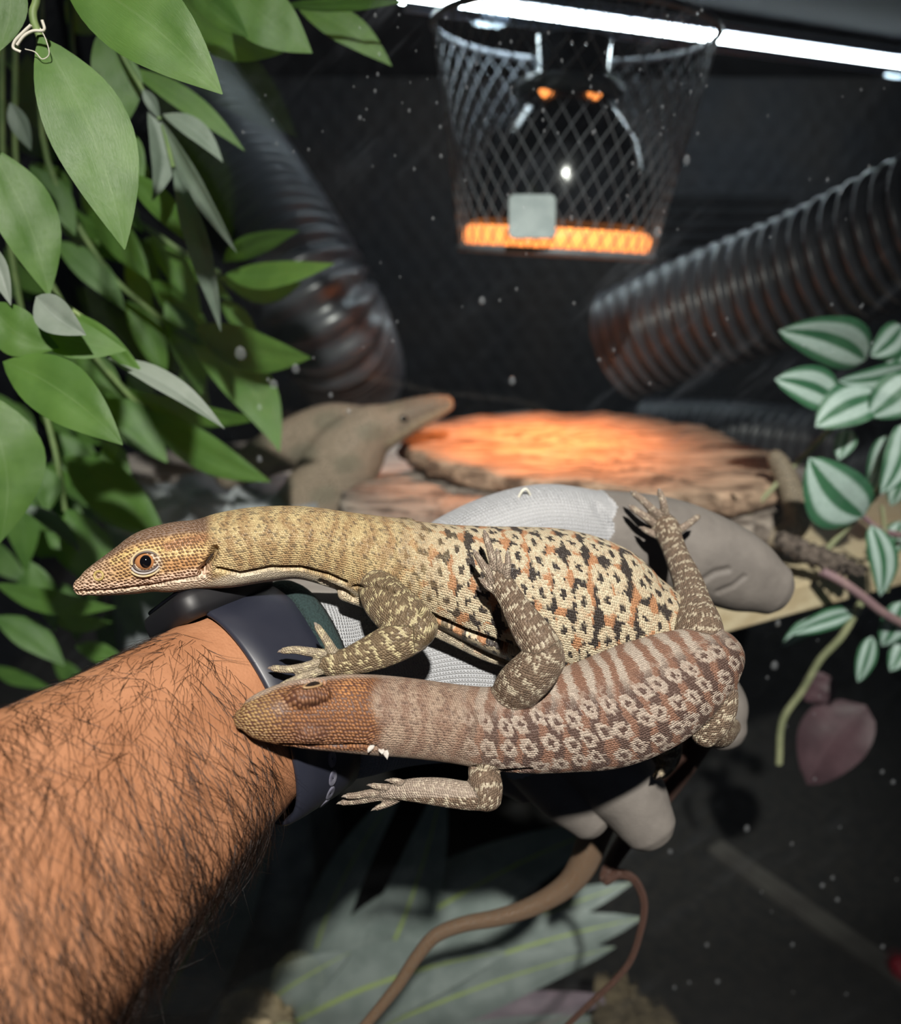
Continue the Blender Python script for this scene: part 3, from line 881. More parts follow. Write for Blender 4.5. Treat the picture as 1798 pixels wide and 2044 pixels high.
def paint_a(px, py, ts, ta, ti, leg, face):
    n = len(px); body = (ti == 0); sn = ts
    head = sm(px, 428, 405) * body * (1 - leg) * (py < 1215)
    neck = sm(px, 960, 720) * (ti <= 1) * (py < 1320)
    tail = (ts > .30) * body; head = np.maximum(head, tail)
    belly = np.interp(px, [400, 460, 540, 600, 680, 740, 800, 900, 1040], [1160, 1142, 1132, 1136, 1160, 1195, 1300, 1400, 1500])
    pale = sm(py - belly, -2, 14) * body * (px > 400) * (px < 780)
    pale = np.maximum(pale, (ti == 1) * .55)
    jaw = np.interp(px, [140, 220, 300, 370, 420], [1182, 1176, 1164, 1150, 1142])
    pale = np.maximum(pale, sm(py - jaw, 2, 12) * head * (1 - tail) * .55); pale = pale * (1 - tail)
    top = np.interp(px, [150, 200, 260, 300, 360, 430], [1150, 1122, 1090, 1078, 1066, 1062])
    t = np.tile([.46, .285, .125], (n, 1)).astype(float)
    t = lerp3(t, (.46, .32, .22), sm(px, 250, 180))
    t = lerp3(t, (.66, .46, .34), sm(py - jaw, -22, -4))
    q = seg_dist(px, py, [(330, 1092), (372, 1080), (410, 1072)]); t = lerp3(t, (.30, .15, .07), sm(q, 14, 4))
    q = seg_dist(px, py, [(225, 1122), (258, 1103), (290, 1094), (322, 1097)]); t = lerp3(t, (.50, .36, .15), sm(q, 9, 3))
    q = seg_dist(px, py, [(325, 1108), (370, 1104), (408, 1096), (418, 1085)]); t = lerp3(t, (.52, .37, .17), sm(q, 9, 3))
    q = seg_dist(px, py, [(340, 1130), (385, 1122)]); t = lerp3(t, (.42, .22, .09), sm(q, 16, 5))
    q = np.hypot((px - 291) / 1.25, py - 1124); t = lerp3(t, (.48, .39, .29), sm(q, 30, 22))
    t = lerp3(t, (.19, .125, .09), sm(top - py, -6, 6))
    t[tail.astype(bool)] = (.12, .088, .06)  # tail's own brown, darkened to stand in for the hand's shadow
    return np.stack([head, leg, pale, neck], 1), t


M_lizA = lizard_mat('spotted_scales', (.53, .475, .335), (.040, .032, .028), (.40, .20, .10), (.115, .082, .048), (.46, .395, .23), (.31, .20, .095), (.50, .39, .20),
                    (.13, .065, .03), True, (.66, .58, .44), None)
M_lizB = lizard_mat('banded_scales', (.40, .335, .275), (.095, .058, .046), (.21, .112, .075), (.115, .080, .055), (.44, .38, .28), (.225, .14, .10), (.34, .25, .185),
                    (.075, .030, .018), False, (.48, .40, .33), (.004, .013), ros=.0066, edge=.42)
dA = [([(152, 1182), (220, 1179), (300, 1169), (365, 1157), (412, 1148)], 5, .0009),
      ([(428, 1096), (424, 1110), (412, 1128), (402, 1140)], 11, .0042),
      ([(434, 1136), (480, 1146), (540, 1134), (600, 1134), (655, 1148), (690, 1164)], 6, .0024),
      ([(640, 1160), (690, 1182), (706, 1195)], 6, .0018), ([(706, 1172), (745, 1166), (785, 1180)], 5, .0018),
      ([(842, 1222), (930, 1262), (1050, 1305)], 9, .0036)]
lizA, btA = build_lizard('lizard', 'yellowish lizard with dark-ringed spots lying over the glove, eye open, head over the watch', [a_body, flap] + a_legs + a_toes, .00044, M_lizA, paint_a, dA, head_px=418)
add_claws(lizA, a_toes)

# --- lower lizard
b_body = Tube([(480, 1436, .2880, 20, .7), (500, 1433, .2885, 39, .68), (540, 1428, .2900, 55, .66), (590, 1424, .2920, 66, .64), (640, 1424, .2942, 72, .64), (695, 1424, .2965, 77, .64), (750, 1427, .2990, 79, .64),
               (820, 1433, .3020, 78, .66), (900, 1443, .3055, 77, .70), (970, 1452, .3085, 80, .70), (1050, 1452, .3115, 90, .68), (1130, 1438, .3145, 102, .64), (1210, 1420, .3175, 112, .62), (1290, 1388, .3215, 112, .64),
               (1350, 1357, .3260, 100, .7), (1400, 1330, .3310, 82, .8), (1432, 1312, .3380, 58, .9), (1446, 1315, .352, 36, 1), (1442, 1350, .385, 27, 1), (1420, 1440, .432, 25, 1), (1340, 1560, .452, 24, 1), (1240, 1690, .455, 17, 1),
               (1207, 1755, .450, 12, 1), (1236, 1744, .449, 10, 1), (1266, 1757, .448, 9, 1), (1285, 1802, .447, 8, 1), (1277, 1862, .446, 7, 1), (1250, 1930, .445, 6.5, 1), (1165, 2015, .443, 6, 1), (1085, 2090, .442, 5, 1)], n=330, m=36, cap=(1, 1))
b_legs = [Tube([(1020, 1395, .309, 44), (1036, 1370, .3045, 48), (1066, 1340, .3015, 47), (1090, 1312, .3005, 42)], 'leg', ratio=.75),
          Tube([(1090, 1322, .3005, 40), (1080, 1290, .301, 40), (1058, 1258, .303, 37), (1036, 1222, .306, 31), (1018, 1192, .309, 26), (1002, 1168, .311, 25), (990, 1148, .312, 18)], 'leg', ratio=.62),
          Tube([(968, 1500, .312, 30), (966, 1540, .305, 32), (970, 1575, .301, 34), (972, 1596, .300, 30)], 'leg', ratio=.8),
          Tube([(972, 1590, .300, 28), (930, 1588, .301, 28), (880, 1581, .303, 28), (830, 1577, .305, 24), (790, 1578, .307, 18), (768, 1580, .308, 15)], 'leg', ratio=.7),
          Tube([(1400, 1300, .332, 48), (1394, 1250, .338, 47), (1384, 1205, .347, 36), (1372, 1160, .357, 30), (1354, 1118, .367, 25), (1340, 1082, .376, 24), (1328, 1052, .382, 27), (1322, 1040, .384, 22)], 'leg', ratio=.8),
          Tube([(1425, 1345, .329, 40), (1432, 1400, .327, 40), (1420, 1440, .326, 38), (1404, 1468, .326, 28)], 'leg', ratio=.8),
          Tube([(1408, 1464, .327, 26), (1440, 1470, .345, 22), (1460, 1450, .372, 18)], 'leg')]
b_toes = [toe([(990, 1142, .312), (980, 1105, .3115), (969, 1068, .3135)], 9), toe([(984, 1160, .311), (965, 1130, .311), (950, 1106, .312)], 9), toe([(988, 1178, .311), (974, 1170, .311), (963, 1160, .312)], 8.5),
          toe([(1000, 1144, .3115), (996, 1122, .311), (993, 1104, .312)], 7.5), toe([(1010, 1152, .3105), (1014, 1128, .310), (1013, 1108, .311)], 7.5),
          toe([(790, 1574, 0.3075), (765, 1571, 0.3065), (744, 1568, 0.3065)], 8), toe([(778, 1582, 0.3080), (740, 1583, 0.3080), (712, 1588, 0.3080), (694, 1589, 0.3070)], 8.5), toe([(776, 1586, 0.3080), (720, 1597, 0.3100), (684, 1602, 0.3100)], 8.5),
          toe([(800, 1590, 0.3080), (780, 1602, 0.3080), (752, 1613, 0.3080)], 7.5), toe([(812, 1568, 0.3060), (795, 1560, 0.3055), (780, 1558, 0.3055)], 7.5),
          toe([(1322, 1036, .383), (1300, 1016, .379), (1284, 1000, .378), (1266, 986, .380)], 9), toe([(1310, 1048, .383), (1285, 1030, .380), (1262, 1014, .382)], 9), toe([(1328, 1034, .383), (1324, 1005, .379), (1317, 983, .381)], 8.5),
          toe([(1345, 1064, .381), (1368, 1050, .379), (1392, 1032, .384)], 8.5), toe([(1318, 1072, .381), (1300, 1064, .381), (1284, 1056, .383)], 8)]


def paint_b(px, py, ts, ta, ti, leg, face):
    n = len(px); body = (ti == 0)
    head = sm(px + 9 * np.sin(py * .055), 764, 736) * body * (py < 1520) * (1 - leg)
    neck = sm(px, 1010, 880) * body * (py < 1580) * (px > 560)
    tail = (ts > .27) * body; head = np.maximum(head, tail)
    low = np.interp(px, [470, 560, 750, 1000, 1200, 1400], [1462, 1490, 1500, 1532, 1545, 1480])
    pale = sm(py - low, -2, 8) * body * .7 * (px < 1000)
    up_ = np.interp(px, [470, 560, 620, 700, 800], [1412, 1372, 1360, 1353, 1352])
    pale = np.maximum(pale, sm(up_ - py, -4, 6) * body * .6 * (px < 800))
    pale = np.where((ti == 4) & (py < 1592), .55, pale)
    t = np.tile([.31, .14, .06], (n, 1)).astype(float)
    t = lerp3(t, (.40, .26, .11), sm(px, 600, 490))
    for ex_, ey_ in ((612, 1392), (622, 1462)):
        q = np.hypot((px - ex_) / 1.7, (py - ey_) * 1.1); t = lerp3(t, (.235, .115, .062), sm(q, 30, 14))
    q = np.hypot((px - 560) / 1.3, py - 1412); t = lerp3(t, (.42, .30, .22), sm(q, 20, 6) * .6)
    q = np.hypot(px - 700, py - 1372); t = lerp3(t, (.46, .21, .08), sm(q, 40, 10))
    t[tail.astype(bool)] = (.05, .035, .03)  # thin brown tail, tint deepened as if shaded by the hand
    return np.stack([head, leg, pale, neck], 1), t


dB = [([(600, 1364), (625, 1359), (650, 1361)], 6, .0012), ([(560, 1488), (640, 1490), (720, 1488), (750, 1492)], 5, .0012),
      ([(945, 1532), (1000, 1540), (1060, 1537)], 5, .0014)]
b_brow = [Tube([(575, 1396, .2884, 16), (605, 1390, .2878, 25), (645, 1386, .2890, 16)], 'body', m=16), Tube([(585, 1462, .2894, 16), (615, 1462, .2886, 25), (655, 1464, .2898, 16)], 'body', m=16)]
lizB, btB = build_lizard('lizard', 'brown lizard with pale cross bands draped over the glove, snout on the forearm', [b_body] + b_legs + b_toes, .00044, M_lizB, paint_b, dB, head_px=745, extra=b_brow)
add_claws(lizB, b_toes)

# --- eyes, lids and nostrils


def disc_on(p, n_, r, ry, prof, mat, name, parent, updir=UV_, m=28):
    e1 = unit(np.cross(updir, n_)); e2 = np.cross(n_, e1)
    V, f = revolve(p, n_, e1, e2 * (ry / r), [(r * a, r * z) for a, z in prof], m)
    k = len(prof); f = f + [tuple(range((k - 1) * m, k * m))]
    return mesh_obj(name, V, f, mat, parent)


def ell_ring(p, n_, rx, ry, thick, mat, name, parent, rot=0.0, a0=0, a1=360, dx=0.0):
    e1 = unit(np.cross(UV_, n_)); e2 = np.cross(n_, e1); pts = []
    for t in np.linspace(math.radians(a0), math.radians(a1), 41):
        x, y = rx * math.cos(t), ry * math.sin(t); c, s2 = math.cos(rot), math.sin(rot)
        pts.append(p + e1 * (x * c - y * s2 + dx) + e2 * (x * s2 + y * c))
    V, f = wire(pts, thick, 8); return mesh_obj(name, V, f, mat, parent)


mm = .3165 / F
p, n_ = hit(btA, 291, 1121)
n_ = unit(n_ * .55 - unit(p - CAM) * .6)
dome = [(math.sin(q), math.cos(q) * .62) for q in np.linspace(1.65, .05, 9)]
s_ = Sh('amber_iris'); s_.set(Base_Color=(.34, .15, .06), Roughness=.08)
eye = disc_on(p - n_ * 8 * mm, n_, 22 * mm, 18 * mm, dome, s_.m, 'eye', lizA)
s_ = Sh('black_pupil'); s_.set(Base_Color=(.003, .003, .004), Roughness=.03)
disc_on(p - n_ * 2.6 * mm, n_, 14 * mm, 14 * mm, [(math.sin(q), math.cos(q) * .72) for q in np.linspace(1.3, .05, 7)], s_.m, 'pupil', eye)
M_lid = simple('pale_eyelid', (.46, .35, .17), (.42, .34, .22), rough=.5, scale=300)
M_lid2 = simple('grey_eyelid', (.34, .31, .29), rough=.5)
s_ = Sh('dark_lid_rim'); s_.set(Base_Color=(.06, .04, .035), Roughness=.4)
ell_ring(p + n_ * .5 * mm, n_, 24 * mm, 18.5 * mm, 2.2 * mm, s_.m, 'lid_rim', lizA, rot=.2)
ell_ring(p + n_ * 1.0 * mm + UV_ * 2 * mm, n_, 26 * mm, 20 * mm, 2.6 * mm, M_lid, 'upper_eyelid', lizA, rot=.25, a0=10, a1=185)
ell_ring(p + n_ * .2 * mm - UV_ * 3 * mm, n_, 27 * mm, 19.5 * mm, 2.2 * mm, M_lid2, 'lower_eyelid', lizA, rot=.25, a0=185, a1=355)
ell_ring(p - n_ * .6 * mm - UV_ * 6 * mm, n_, 30 * mm, 22 * mm, 2.2 * mm, M_lid, 'lower_eyelid', lizA, rot=.25, a0=195, a1=345)
p, n_ = hit(btA, 197, 1149)
s_ = Sh('yellow_nostril'); s_.set(Base_Color=(.36, .27, .09), Roughness=.5)
nr = ell_ring(p, n_, 9 * mm, 8.5 * mm, 2.4 * mm, s_.m, 'nostril', lizA)
s_ = Sh('nostril_pit'); s_.set(Base_Color=(.22, .16, .05), Roughness=.6)
disc_on(p - n_ * 1.5 * mm, n_, 9 * mm, 8 * mm, [(1, 0), (.6, .12), (.05, .15)], s_.m, 'nostril_pit', nr)
p, n_ = hit(btA, 418, 1113)
s_ = Sh('ear_drum'); s_.set(Base_Color=(.05, .035, .03), Roughness=.2)
disc_on(p + n_ * 1 * mm, n_, 6 * mm, 15 * mm, [(1, 0), (.6, .3), (.05, .4)], s_.m, 'eardrum', lizA)
mm = .292 / F
p, n_ = hit(btB, 624, 1368)
if p is not None:
    s_ = Sh('sleepy_eye'); s_.set(Base_Color=(.02, .014, .012), Roughness=.08)
    disc_on(p - n_ * 3 * mm, n_, 22 * mm, 5.5 * mm, [(math.sin(q), math.cos(q) * .5) for q in np.linspace(1.6, .05, 7)], s_.m, 'eye', lizB)
    ell_ring(p + n_ * 0 * mm, n_, 24 * mm, 6.5 * mm, 2.4 * mm, simple('tan_eyelid', (.36, .23, .12), rough=.5), 'eyelid', lizB)
# shed skin flakes on the lower lizard's neck
M_shed = simple('shed_skin', (.34, .31, .28), (.46, .43, .39), rough=.6, scale=400)
for x, y, l in ((742, 1496, 15), (768, 1502, 19), (760, 1500, 10)):
    p, n_ = hit(btB, x, y - 8)
    if p is None: continue
    pts = []
    for q, wd in ((0, 5), (.4, 6), (.75, 3.5), (1, .5)):
        c = p + n_ * .0006 + (-UV_ * .85 + RV * (.25 if x > 750 else -.5)) * l * q * mm - FV * .0012 * q
        pts += [c - RV * wd * mm, c + n_ * .0004, c + RV * wd * mm]
    mesh_obj('shed_skin_flake', np.array(pts), grid_faces(4, 3, False), M_shed, lizB)

# --- third lizard behind the glass, rearing up, its tail along the shelf
c_tubes = [Tube([(600, 1040, .700, 70), (640, 985, .694, 72), (690, 915, .690, 74), (735, 866, .688, 58), (780, 846, .688, 42), (830, 826, .688, 33), (870, 812, .688, 25), (893, 805, .688, 17)], 'body', n=80, m=28, ratio=.75),
           Tube([(735, 846, .698, 36), (665, 860, .705, 56), (590, 884, .71, 52), (515, 918, .712, 40), (450, 950, .712, 28)], 'leg', n=40, ratio=.8),
           Tube([(560, 1055, .70, 60), (650, 1045, .70, 40), (780, 1025, .70, 27), (930, 1012, .69, 24), (1100, 1030, .66, 23), (1300, 1055, .625, 22), (1480, 1068, .600, 22), (1560, 1068, .592, 24), (1592, 1040, .590, 26),
                 (1580, 985, .592, 24), (1560, 935, .594, 22), (1548, 915, .595, 18)], 'tail', n=160, m=20)]


def paint_c(px, py, ts, ta, ti, leg, face):
    n = len(px); z = np.zeros(n)
    r = np.random.default_rng(5); mot = .5 + .25 * np.sin(px * .06 + py * .045) + .25 * np.sin(px * .021 - py * .083 + 1)
    t = np.tile([.40, .31, .235], (n, 1)).astype(float)
    t = lerp3(t, (.26, .23, .17), sm(mot, .45, .9))
    t = lerp3(t, (.19, .16, .13), sm(px, 785, 815) * (ti == 0) * .8)
    q = seg_dist(px, py, [(775, 884), (830, 848), (900, 814)]); t = lerp3(t, (.52, .44, .31), sm(q, 12, 4) * (ti == 0))
    bnd = (np.sin(ts * 2 * math.pi / .0145) > 0) & (ti == 2) & (px < 1400)
    t = np.where((ti == 2)[:, None], np.where(bnd[:, None], np.array([.5, .44, .38]), np.where((px < 1400)[:, None], np.array([.12, .11, .10]), np.array([.40, .32, .235]))), t)
    return np.stack([z + 1, z, z, z], 1), t


M_lizC = lizard_mat('sandy_scales', (.46, .40, .30), (.06, .05, .045), (.22, .17, .12), (.13, .12, .09), (.40, .37, .29), (.16, .145, .12), (.40, .35, .29),
                    (.1, .07, .05), False, (.50, .40, .32), None, scale=.0016)
lizC, btC = build_lizard('lizard', 'sandy grey lizard rearing up beyond the glass beside the bark', c_tubes, .0011, M_lizC, paint_c)
p, n_ = hit(btC, 806, 836)
if p is not None:
    s_ = Sh('dark_eye'); s_.set(Base_Color=(.01, .01, .01), Roughness=.1)
    disc_on(p - n_ * .001, n_, .0035, .003, dome, s_.m, 'eye', lizC)

# ------------------------------------------------------------------ plants


def leaf_mat(name, c1, c2, vein, trans, tcol, rough=.45, stripe=None):
    s = Sh(name); uv = s.n('TexCoord').outputs['UV']; sp = s.n('SeparateXYZ', {0: uv}); x, y = sp.outputs[0], sp.outputs[1]
    ax_ = s.math('ABSOLUTE', s.math('SUBTRACT', x, .5))
    nz = s.noise(s.coord(), 45, 3); fine = s.noise(s.n('Mapping', {0: uv, 3: (14, 1.5, 1)}).outputs[0], 9, 3)
    c = s.mix(s.ss(nz, .35, .65), c1, c2)
    c = s.mix(s.math('MULTIPLY', s.ss(fine, .5, .7), .18), c, vein)
    if stripe:
        lo1, lo2, hi1, hi2, sc = stripe
        k = s.math('MULTIPLY', s.ss(ax_, lo1, lo2), s.ss(ax_, hi2, hi1))
        k = s.math('MULTIPLY', k, s.ss(fine, .1, .55))
        c = s.mix(k, c, sc)
    else: c = s.mix(s.math('MULTIPLY', s.ss(ax_, .022, .006), .6), c, vein)
    s.set(Base_Color=c, Roughness=rough); s.bump(fine, .25, .0006)
    tr = s.n('BsdfTranslucent', {0: s.mix(.5, c, tcol)})
    out = s.nt.nodes['Material Output']
    mx = s.n('MixShader', {0: trans, 1: s.b.outputs[0], 2: tr.outputs[0]})
    s.nt.links.new(mx.outputs[0], out.inputs[0])
    return s.m


ML = dict(
    g=leaf_mat('green_leaf', (.072, .16, .032), (.10, .205, .042), (.13, .23, .07), .42, (.36, .66, .02)),
    w=leaf_mat('pale_underside_leaf', (.15, .19, .15), (.21, .25, .21), (.27, .31, .28), .25, (.3, .45, .25)),
    s=leaf_mat('striped_leaf', (.035, .13, .065), (.055, .17, .085), (.05, .12, .06), .15, (.1, .35, .12), .4, (.07, .13, .30, .40, (.50, .62, .58))),
    p=leaf_mat('mauve_leaf', (.08, .042, .052), (.12, .062, .076), (.15, .085, .1), .3, (.3, .1, .14)),
    b=leaf_mat('blue_grey_leaf', (.22, .26, .25), (.31, .35, .34), (.38, .42, .40), .1, (.2, .3, .25), .5, (-.1, -.05, .018, .035, (.42, .52, .14))),
    k=leaf_mat('pink_tipped_leaf', (.20, .15, .19), (.30, .22, .27), (.36, .24, .32), .1, (.3, .2, .25), .5))


for k in 'ndo': ML[k] = ML['g']              # every leaf of the hanging foliage has the one green; light and depth tell them apart


def leaf(base, tip, wpx, m, parent, curve=0.0, fold=.25, roll=0.0, droop=0.0, broad=.45, nu=13, nv=7, blunt=.97):
    """base, tip: world points; curve bends sideways (fraction of length), droop bends along the normal"""
    T = tip - base; L = np.linalg.norm(T); T = T / L
    view = unit((base + tip) / 2 - CAM); W = unit(np.cross(T, view)); N = np.cross(W, T)
    if N @ view > 0: N = -N
    c, s_ = math.cos(roll), math.sin(roll); W, N = W * c + N * s_, N * c - W * s_
    hw = wpx * ((base + tip) / 2 - CAM) @ FV / F / 2
    V, uvs = [], []
    for i in range(nu):
        u = i / (nu - 1); e = 4 * u * (1 - u)
        cen = base + T * L * u + W * curve * L * e + N * droop * L * e
        x = u ** (math.log(.5) / math.log(broad)); wd = hw * max(math.sin(math.pi * x), 0.0) ** blunt + hw * .015
        for j in range(nv):
            v = j / (nv - 1) * 2 - 1
            V.append(cen + W * v * wd + N * (abs(v) * fold * wd - .25 * wd * v * v + .03 * wd * math.sin(u * 17 + v * 3)))
            uvs.append(((v + 1) / 2, u))
    f = grid_faces(nu, nv, False)
    o = mesh_obj('leaf', np.array(V), f, m, parent)
    ul = o.data.uv_layers.new(name='UVMap'); li = np.empty(len(o.data.loops), np.int32); o.data.loops.foreach_get('vertex_index', li)
    ul.data.foreach_set('uv', np.array(uvs, np.float32)[li].ravel())
    return o


def stem(pts, r, m, parent, k=6, name='stem'):
    c = catmull(np.array(pts, float), 30); V, f = wire(c, r, k); return mesh_obj(name, V, f, m, parent)


M_stem = simple('green_stem', (.10, .16, .05), (.15, .21, .07), rough=.6, scale=80)
M_stem2 = simple('pale_stem', (.24, .25, .14), (.33, .33, .19), rough=.6, scale=80)
M_stemp = simple('mauve_stem', (.24, .14, .16), (.32, .2, .2), rough=.6, scale=80)

# -- hanging foliage in front of the glass (near) : bx, by, tx, ty, width, y base, y tip, material, curve, roll
NEAR = [(80, 72, 249, 498, 160, .385, .365, 'n', .05, .1), (120, -60, 444, 188, 165, .39, .37, 'n', .05, -.1), (6, -90, -8, 108, 62, .39, .38, 'n', .1, 0),
        (-25, 290, 98, 592, 120, .41, .40, 'n', .05, .2), (72, 592, 172, 669, 72, .40, .39, 'w', -.05, .1), (-20, 606, 118, 694, 95, .405, .40, 'n', -.12, .2), (60, 640, 252, 700, 78, .41, .405, 'n', -.06, .25),
        (6, 722, 245, 888, 120, .40, .375, 'n', .06, .15), (-60, 770, -2, 1085, 150, .40, .385, 'n', .12, .1),
        (215, 715, 448, 856, 48, .425, .41, 'w', .03, .5), (140, 622, 300, 770, 40, .43, .42, 'n', .05, .4), (-30, 480, 22, 610, 40, .41, .40, 'w', .05, .3)]
# -- the same foliage behind the glass
FAR = [(295, 224, 303, 402, 52, .50, .49, 'w', .13, .3), (320, 240, 473, 505, 50, .50, .49, 'w', .05, .75), (346, 335, 441, 662, 58, .49, .48, 'w', .09, .7), (325, 228, 445, 324, 44, .51, .50, 'w', .07, .4),
       (284, 178, 319, 240, 26, .50, .50, 'w', .1, .4), (195, 70, 232, 272, 92, .52, .51, 'd', .12, .1), (255, 135, 489, 302, 48, .53, .52, 'd', .04, .4), (250, 345, 397, 500, 56, .52, .51, 'd', .06, .4), (238, 250, 287, 362, 42, .53, .52, 'd', .05, .2),
       (455, -40, 623, 106, 110, .50, .49, 'g', -.04, .2), (345, -25, 565, 106, 92, .52, .51, 'o', -.10, .3), (370, -30, 496, 75, 66, .49, .485, 'd', .05, .3), (590, 8, 782, 132, 70, .54, .53, 'o', .05, .5), (560, 10, 815, 2, 26, .52, .51, 'o', 0, .4),
       (445, 522, 598, 460, 50, .60, .57, 'g', .06, .5), (450, 548, 668, 526, 58, .59, .55, 'g', -.06, .5), (435, 552, 602, 564, 58, .61, .57, 'd', -.09, .5), (388, 655, 621, 714, 92, .56, .53, 'g', -.05, .4), (385, 690, 558, 902, 95, .57, .53, 'g', .12, .2),
       (245, 778, 522, 836, 56, .56, .54, 'g', -.05, .6), (295, 822, 541, 962, 78, .54, .52, 'g', -.04, .35), (188, 795, 334, 924, 84, .54, .53, 'g', .06, .3), (125, 912, 338, 1095, 100, .53, .51, 'g', .05, .3), (132, 1016, 255, 1165, 92, .52, .50, 'g', -.08, .2),
       (72, 925, 92, 1025, 60, .53, .52, 'g', .1, .2), (212, 880, 262, 955, 58, .56, .55, 'g', -.1, .2), (15, 830, 62, 915, 62, .55, .54, 'g', .05, .2), (36, 1008, 162, 1106, 36, .50, .49, 'w', .06, .5),
       (-10, 1165, 232, 1212, 52, .51, .50, 'd', -.05, .4), (95, 1228, 224, 1242, 40, .54, .53, 'g', -.05, .3), (-10, 1230, 130, 1330, 60, .53, .52, 'd', .05, .3), (60, 1120, 110, 1260, 50, .54, .53, 'd', .05, .3), (150, 1290, 260, 1330, 40, .55, .54, 'g', .05, .3),
       (330, 600, 402, 790, 70, .60, .59, 'd', .05, .3), (300, 560, 430, 690, 60, .62, .60, 'g', .05, .4), (440, 600, 520, 690, 40, .63, .62, 'g', .05, .3), (330, 760, 400, 850, 50, .60, .59, 'd', .05, .3), (0, 930, 50, 1140, 70, .55, .54, 'd', .08, .2),
       (20, 205, 62, 300, 40, .52, .52, 'w', .05, .4), (110, 480, 250, 620, 60, .58, .57, 'd', .05, .3), (180, 420, 300, 560, 64, .60, .58, 'd', .05, .3), (300, 470, 400, 620, 55, .62, .60, 'd', .05, .3), (60, 330, 150, 470, 60, .58, .57, 'd', .05, .3),
       (250, 600, 330, 760, 60, .60, .59, 'd', .08, .3), (150, 700, 250, 800, 56, .58, .57, 'd', .05, .3), (100, 860, 180, 980, 60, .58, .57, 'd', .08, .3), (170, 980, 250, 1060, 50, .57, .56, 'd', .05, .3), (90, 1060, 200, 1180, 50, .56, .55, 'd', .05, .3)]


def plant_root(name, label, px, py, y, z):
    c = PY(px, py, y); c[2] = z; r = empty(name, c); tag(r, label, 'plant'); return r


near = plant_root('hanging_plant', 'dull green hanging foliage with long pointed leaves in front of the glass', 20, 0, .40, 1.46)
far = plant_root('hanging_plant', 'bright green hanging foliage with pointed leaves behind the glass', 120, 0, .56, CEIL_Z)
for lst, root in ((NEAR, near), (FAR, far)):
    for k, (bx, by, tx, ty, wd, y0, y1, m, cv, rl) in enumerate(lst):
        b_, t_ = PY(bx, by, y0), PY(tx, ty, y1)
        leaf(b_, t_, wd, ML[m], root, curve=cv, roll=rl * (1 if k % 3 else -1), droop=.03 if m != 'w' else .06, fold=.3 if m != 'w' else .55, nu=17 if wd > 90 else 13)
r2 = np.random.default_rng(3)
for k in range(70):                          # deeper leaves that fill the shade
    x, y = r2.uniform(-40, 400), r2.uniform(-40, 1330)
    if x > 250 and (y > 780 or y < 420): x -= 170
    yy = r2.uniform(.60, .74); a_ = r2.uniform(.2, 1.5); l = r2.uniform(90, 170)
    leaf(PY(x, y, yy), PY(x + l * math.cos(a_), y + l * math.sin(a_), yy - .02), r2.uniform(36, 70), ML['d' if r2.random() < .75 else 'g'], far, curve=r2.uniform(-.1, .1), roll=r2.uniform(-.7, .7), droop=.04)


def ceil_up(p, z):
    q = p.copy(); q[2] = z; q[0] -= .03; return q


for pts, root, r in (([(80, 74, .385), (66, 30, .388), (70, -60, .39)], near, .0016), ([(-40, 760, .40), (-30, 500, .405), (-20, 200, .40), (10, -60, .40)], near, .0016),
                     ([(120, -60, .39), (90, -90, .39)], near, .0014), ([(250, 720, .425), (200, 660, .428), (120, 600, .43), (40, 520, .43)], near, .0012),
                     ([(320, 240, .50), (285, 180, .505), (240, 100, .51), (200, -20, .52)], far, .0013), ([(440, 545, .60), (330, 480, .60), (220, 380, .60), (150, 150, .60), (140, -40, .60)], far, .0018),
                     ([(390, 680, .57), (300, 620, .58), (200, 520, .58), (90, 300, .58), (80, -40, .58)], far, .0018), ([(300, 825, .55), (240, 770, .56), (150, 650, .57), (40, 400, .57), (30, -40, .57)], far, .0018),
                     ([(130, 1020, .53), (110, 900, .54), (60, 700, .56), (10, 400, .56), (0, -40, .56)], far, .0018), ([(346, 335, .49), (325, 250, .50)], far, .0012), ([(460, -40, .50), (380, -60, .51), (300, -70, .52)], far, .0014)):
    w_ = [PY(*p) for p in pts]
    if pts[-1][1] < 0: w_.append(np.array([w_[-1][0] - .004, w_[-1][1], 1.46 if root is near else CEIL_Z]))
    stem(w_, r, M_stem, root)
# frayed thread caught on the near leaf stalk
s_ = Sh('frayed_thread'); s_.set(Base_Color=(.55, .53, .45), Roughness=.9)
for pts in ([(62, 50), (45, 66), (30, 82), (27, 96), (42, 104)], [(84, 40), (88, 60), (66, 62), (48, 72), (34, 90)], [(50, 98), (70, 104), (84, 118), (98, 108), (92, 80), (80, 56)]):
    stem([PY(x, y, .378) for x, y in pts], .0006 if pts[0][0] != 50 else .0002, s_.m, near, name='thread')

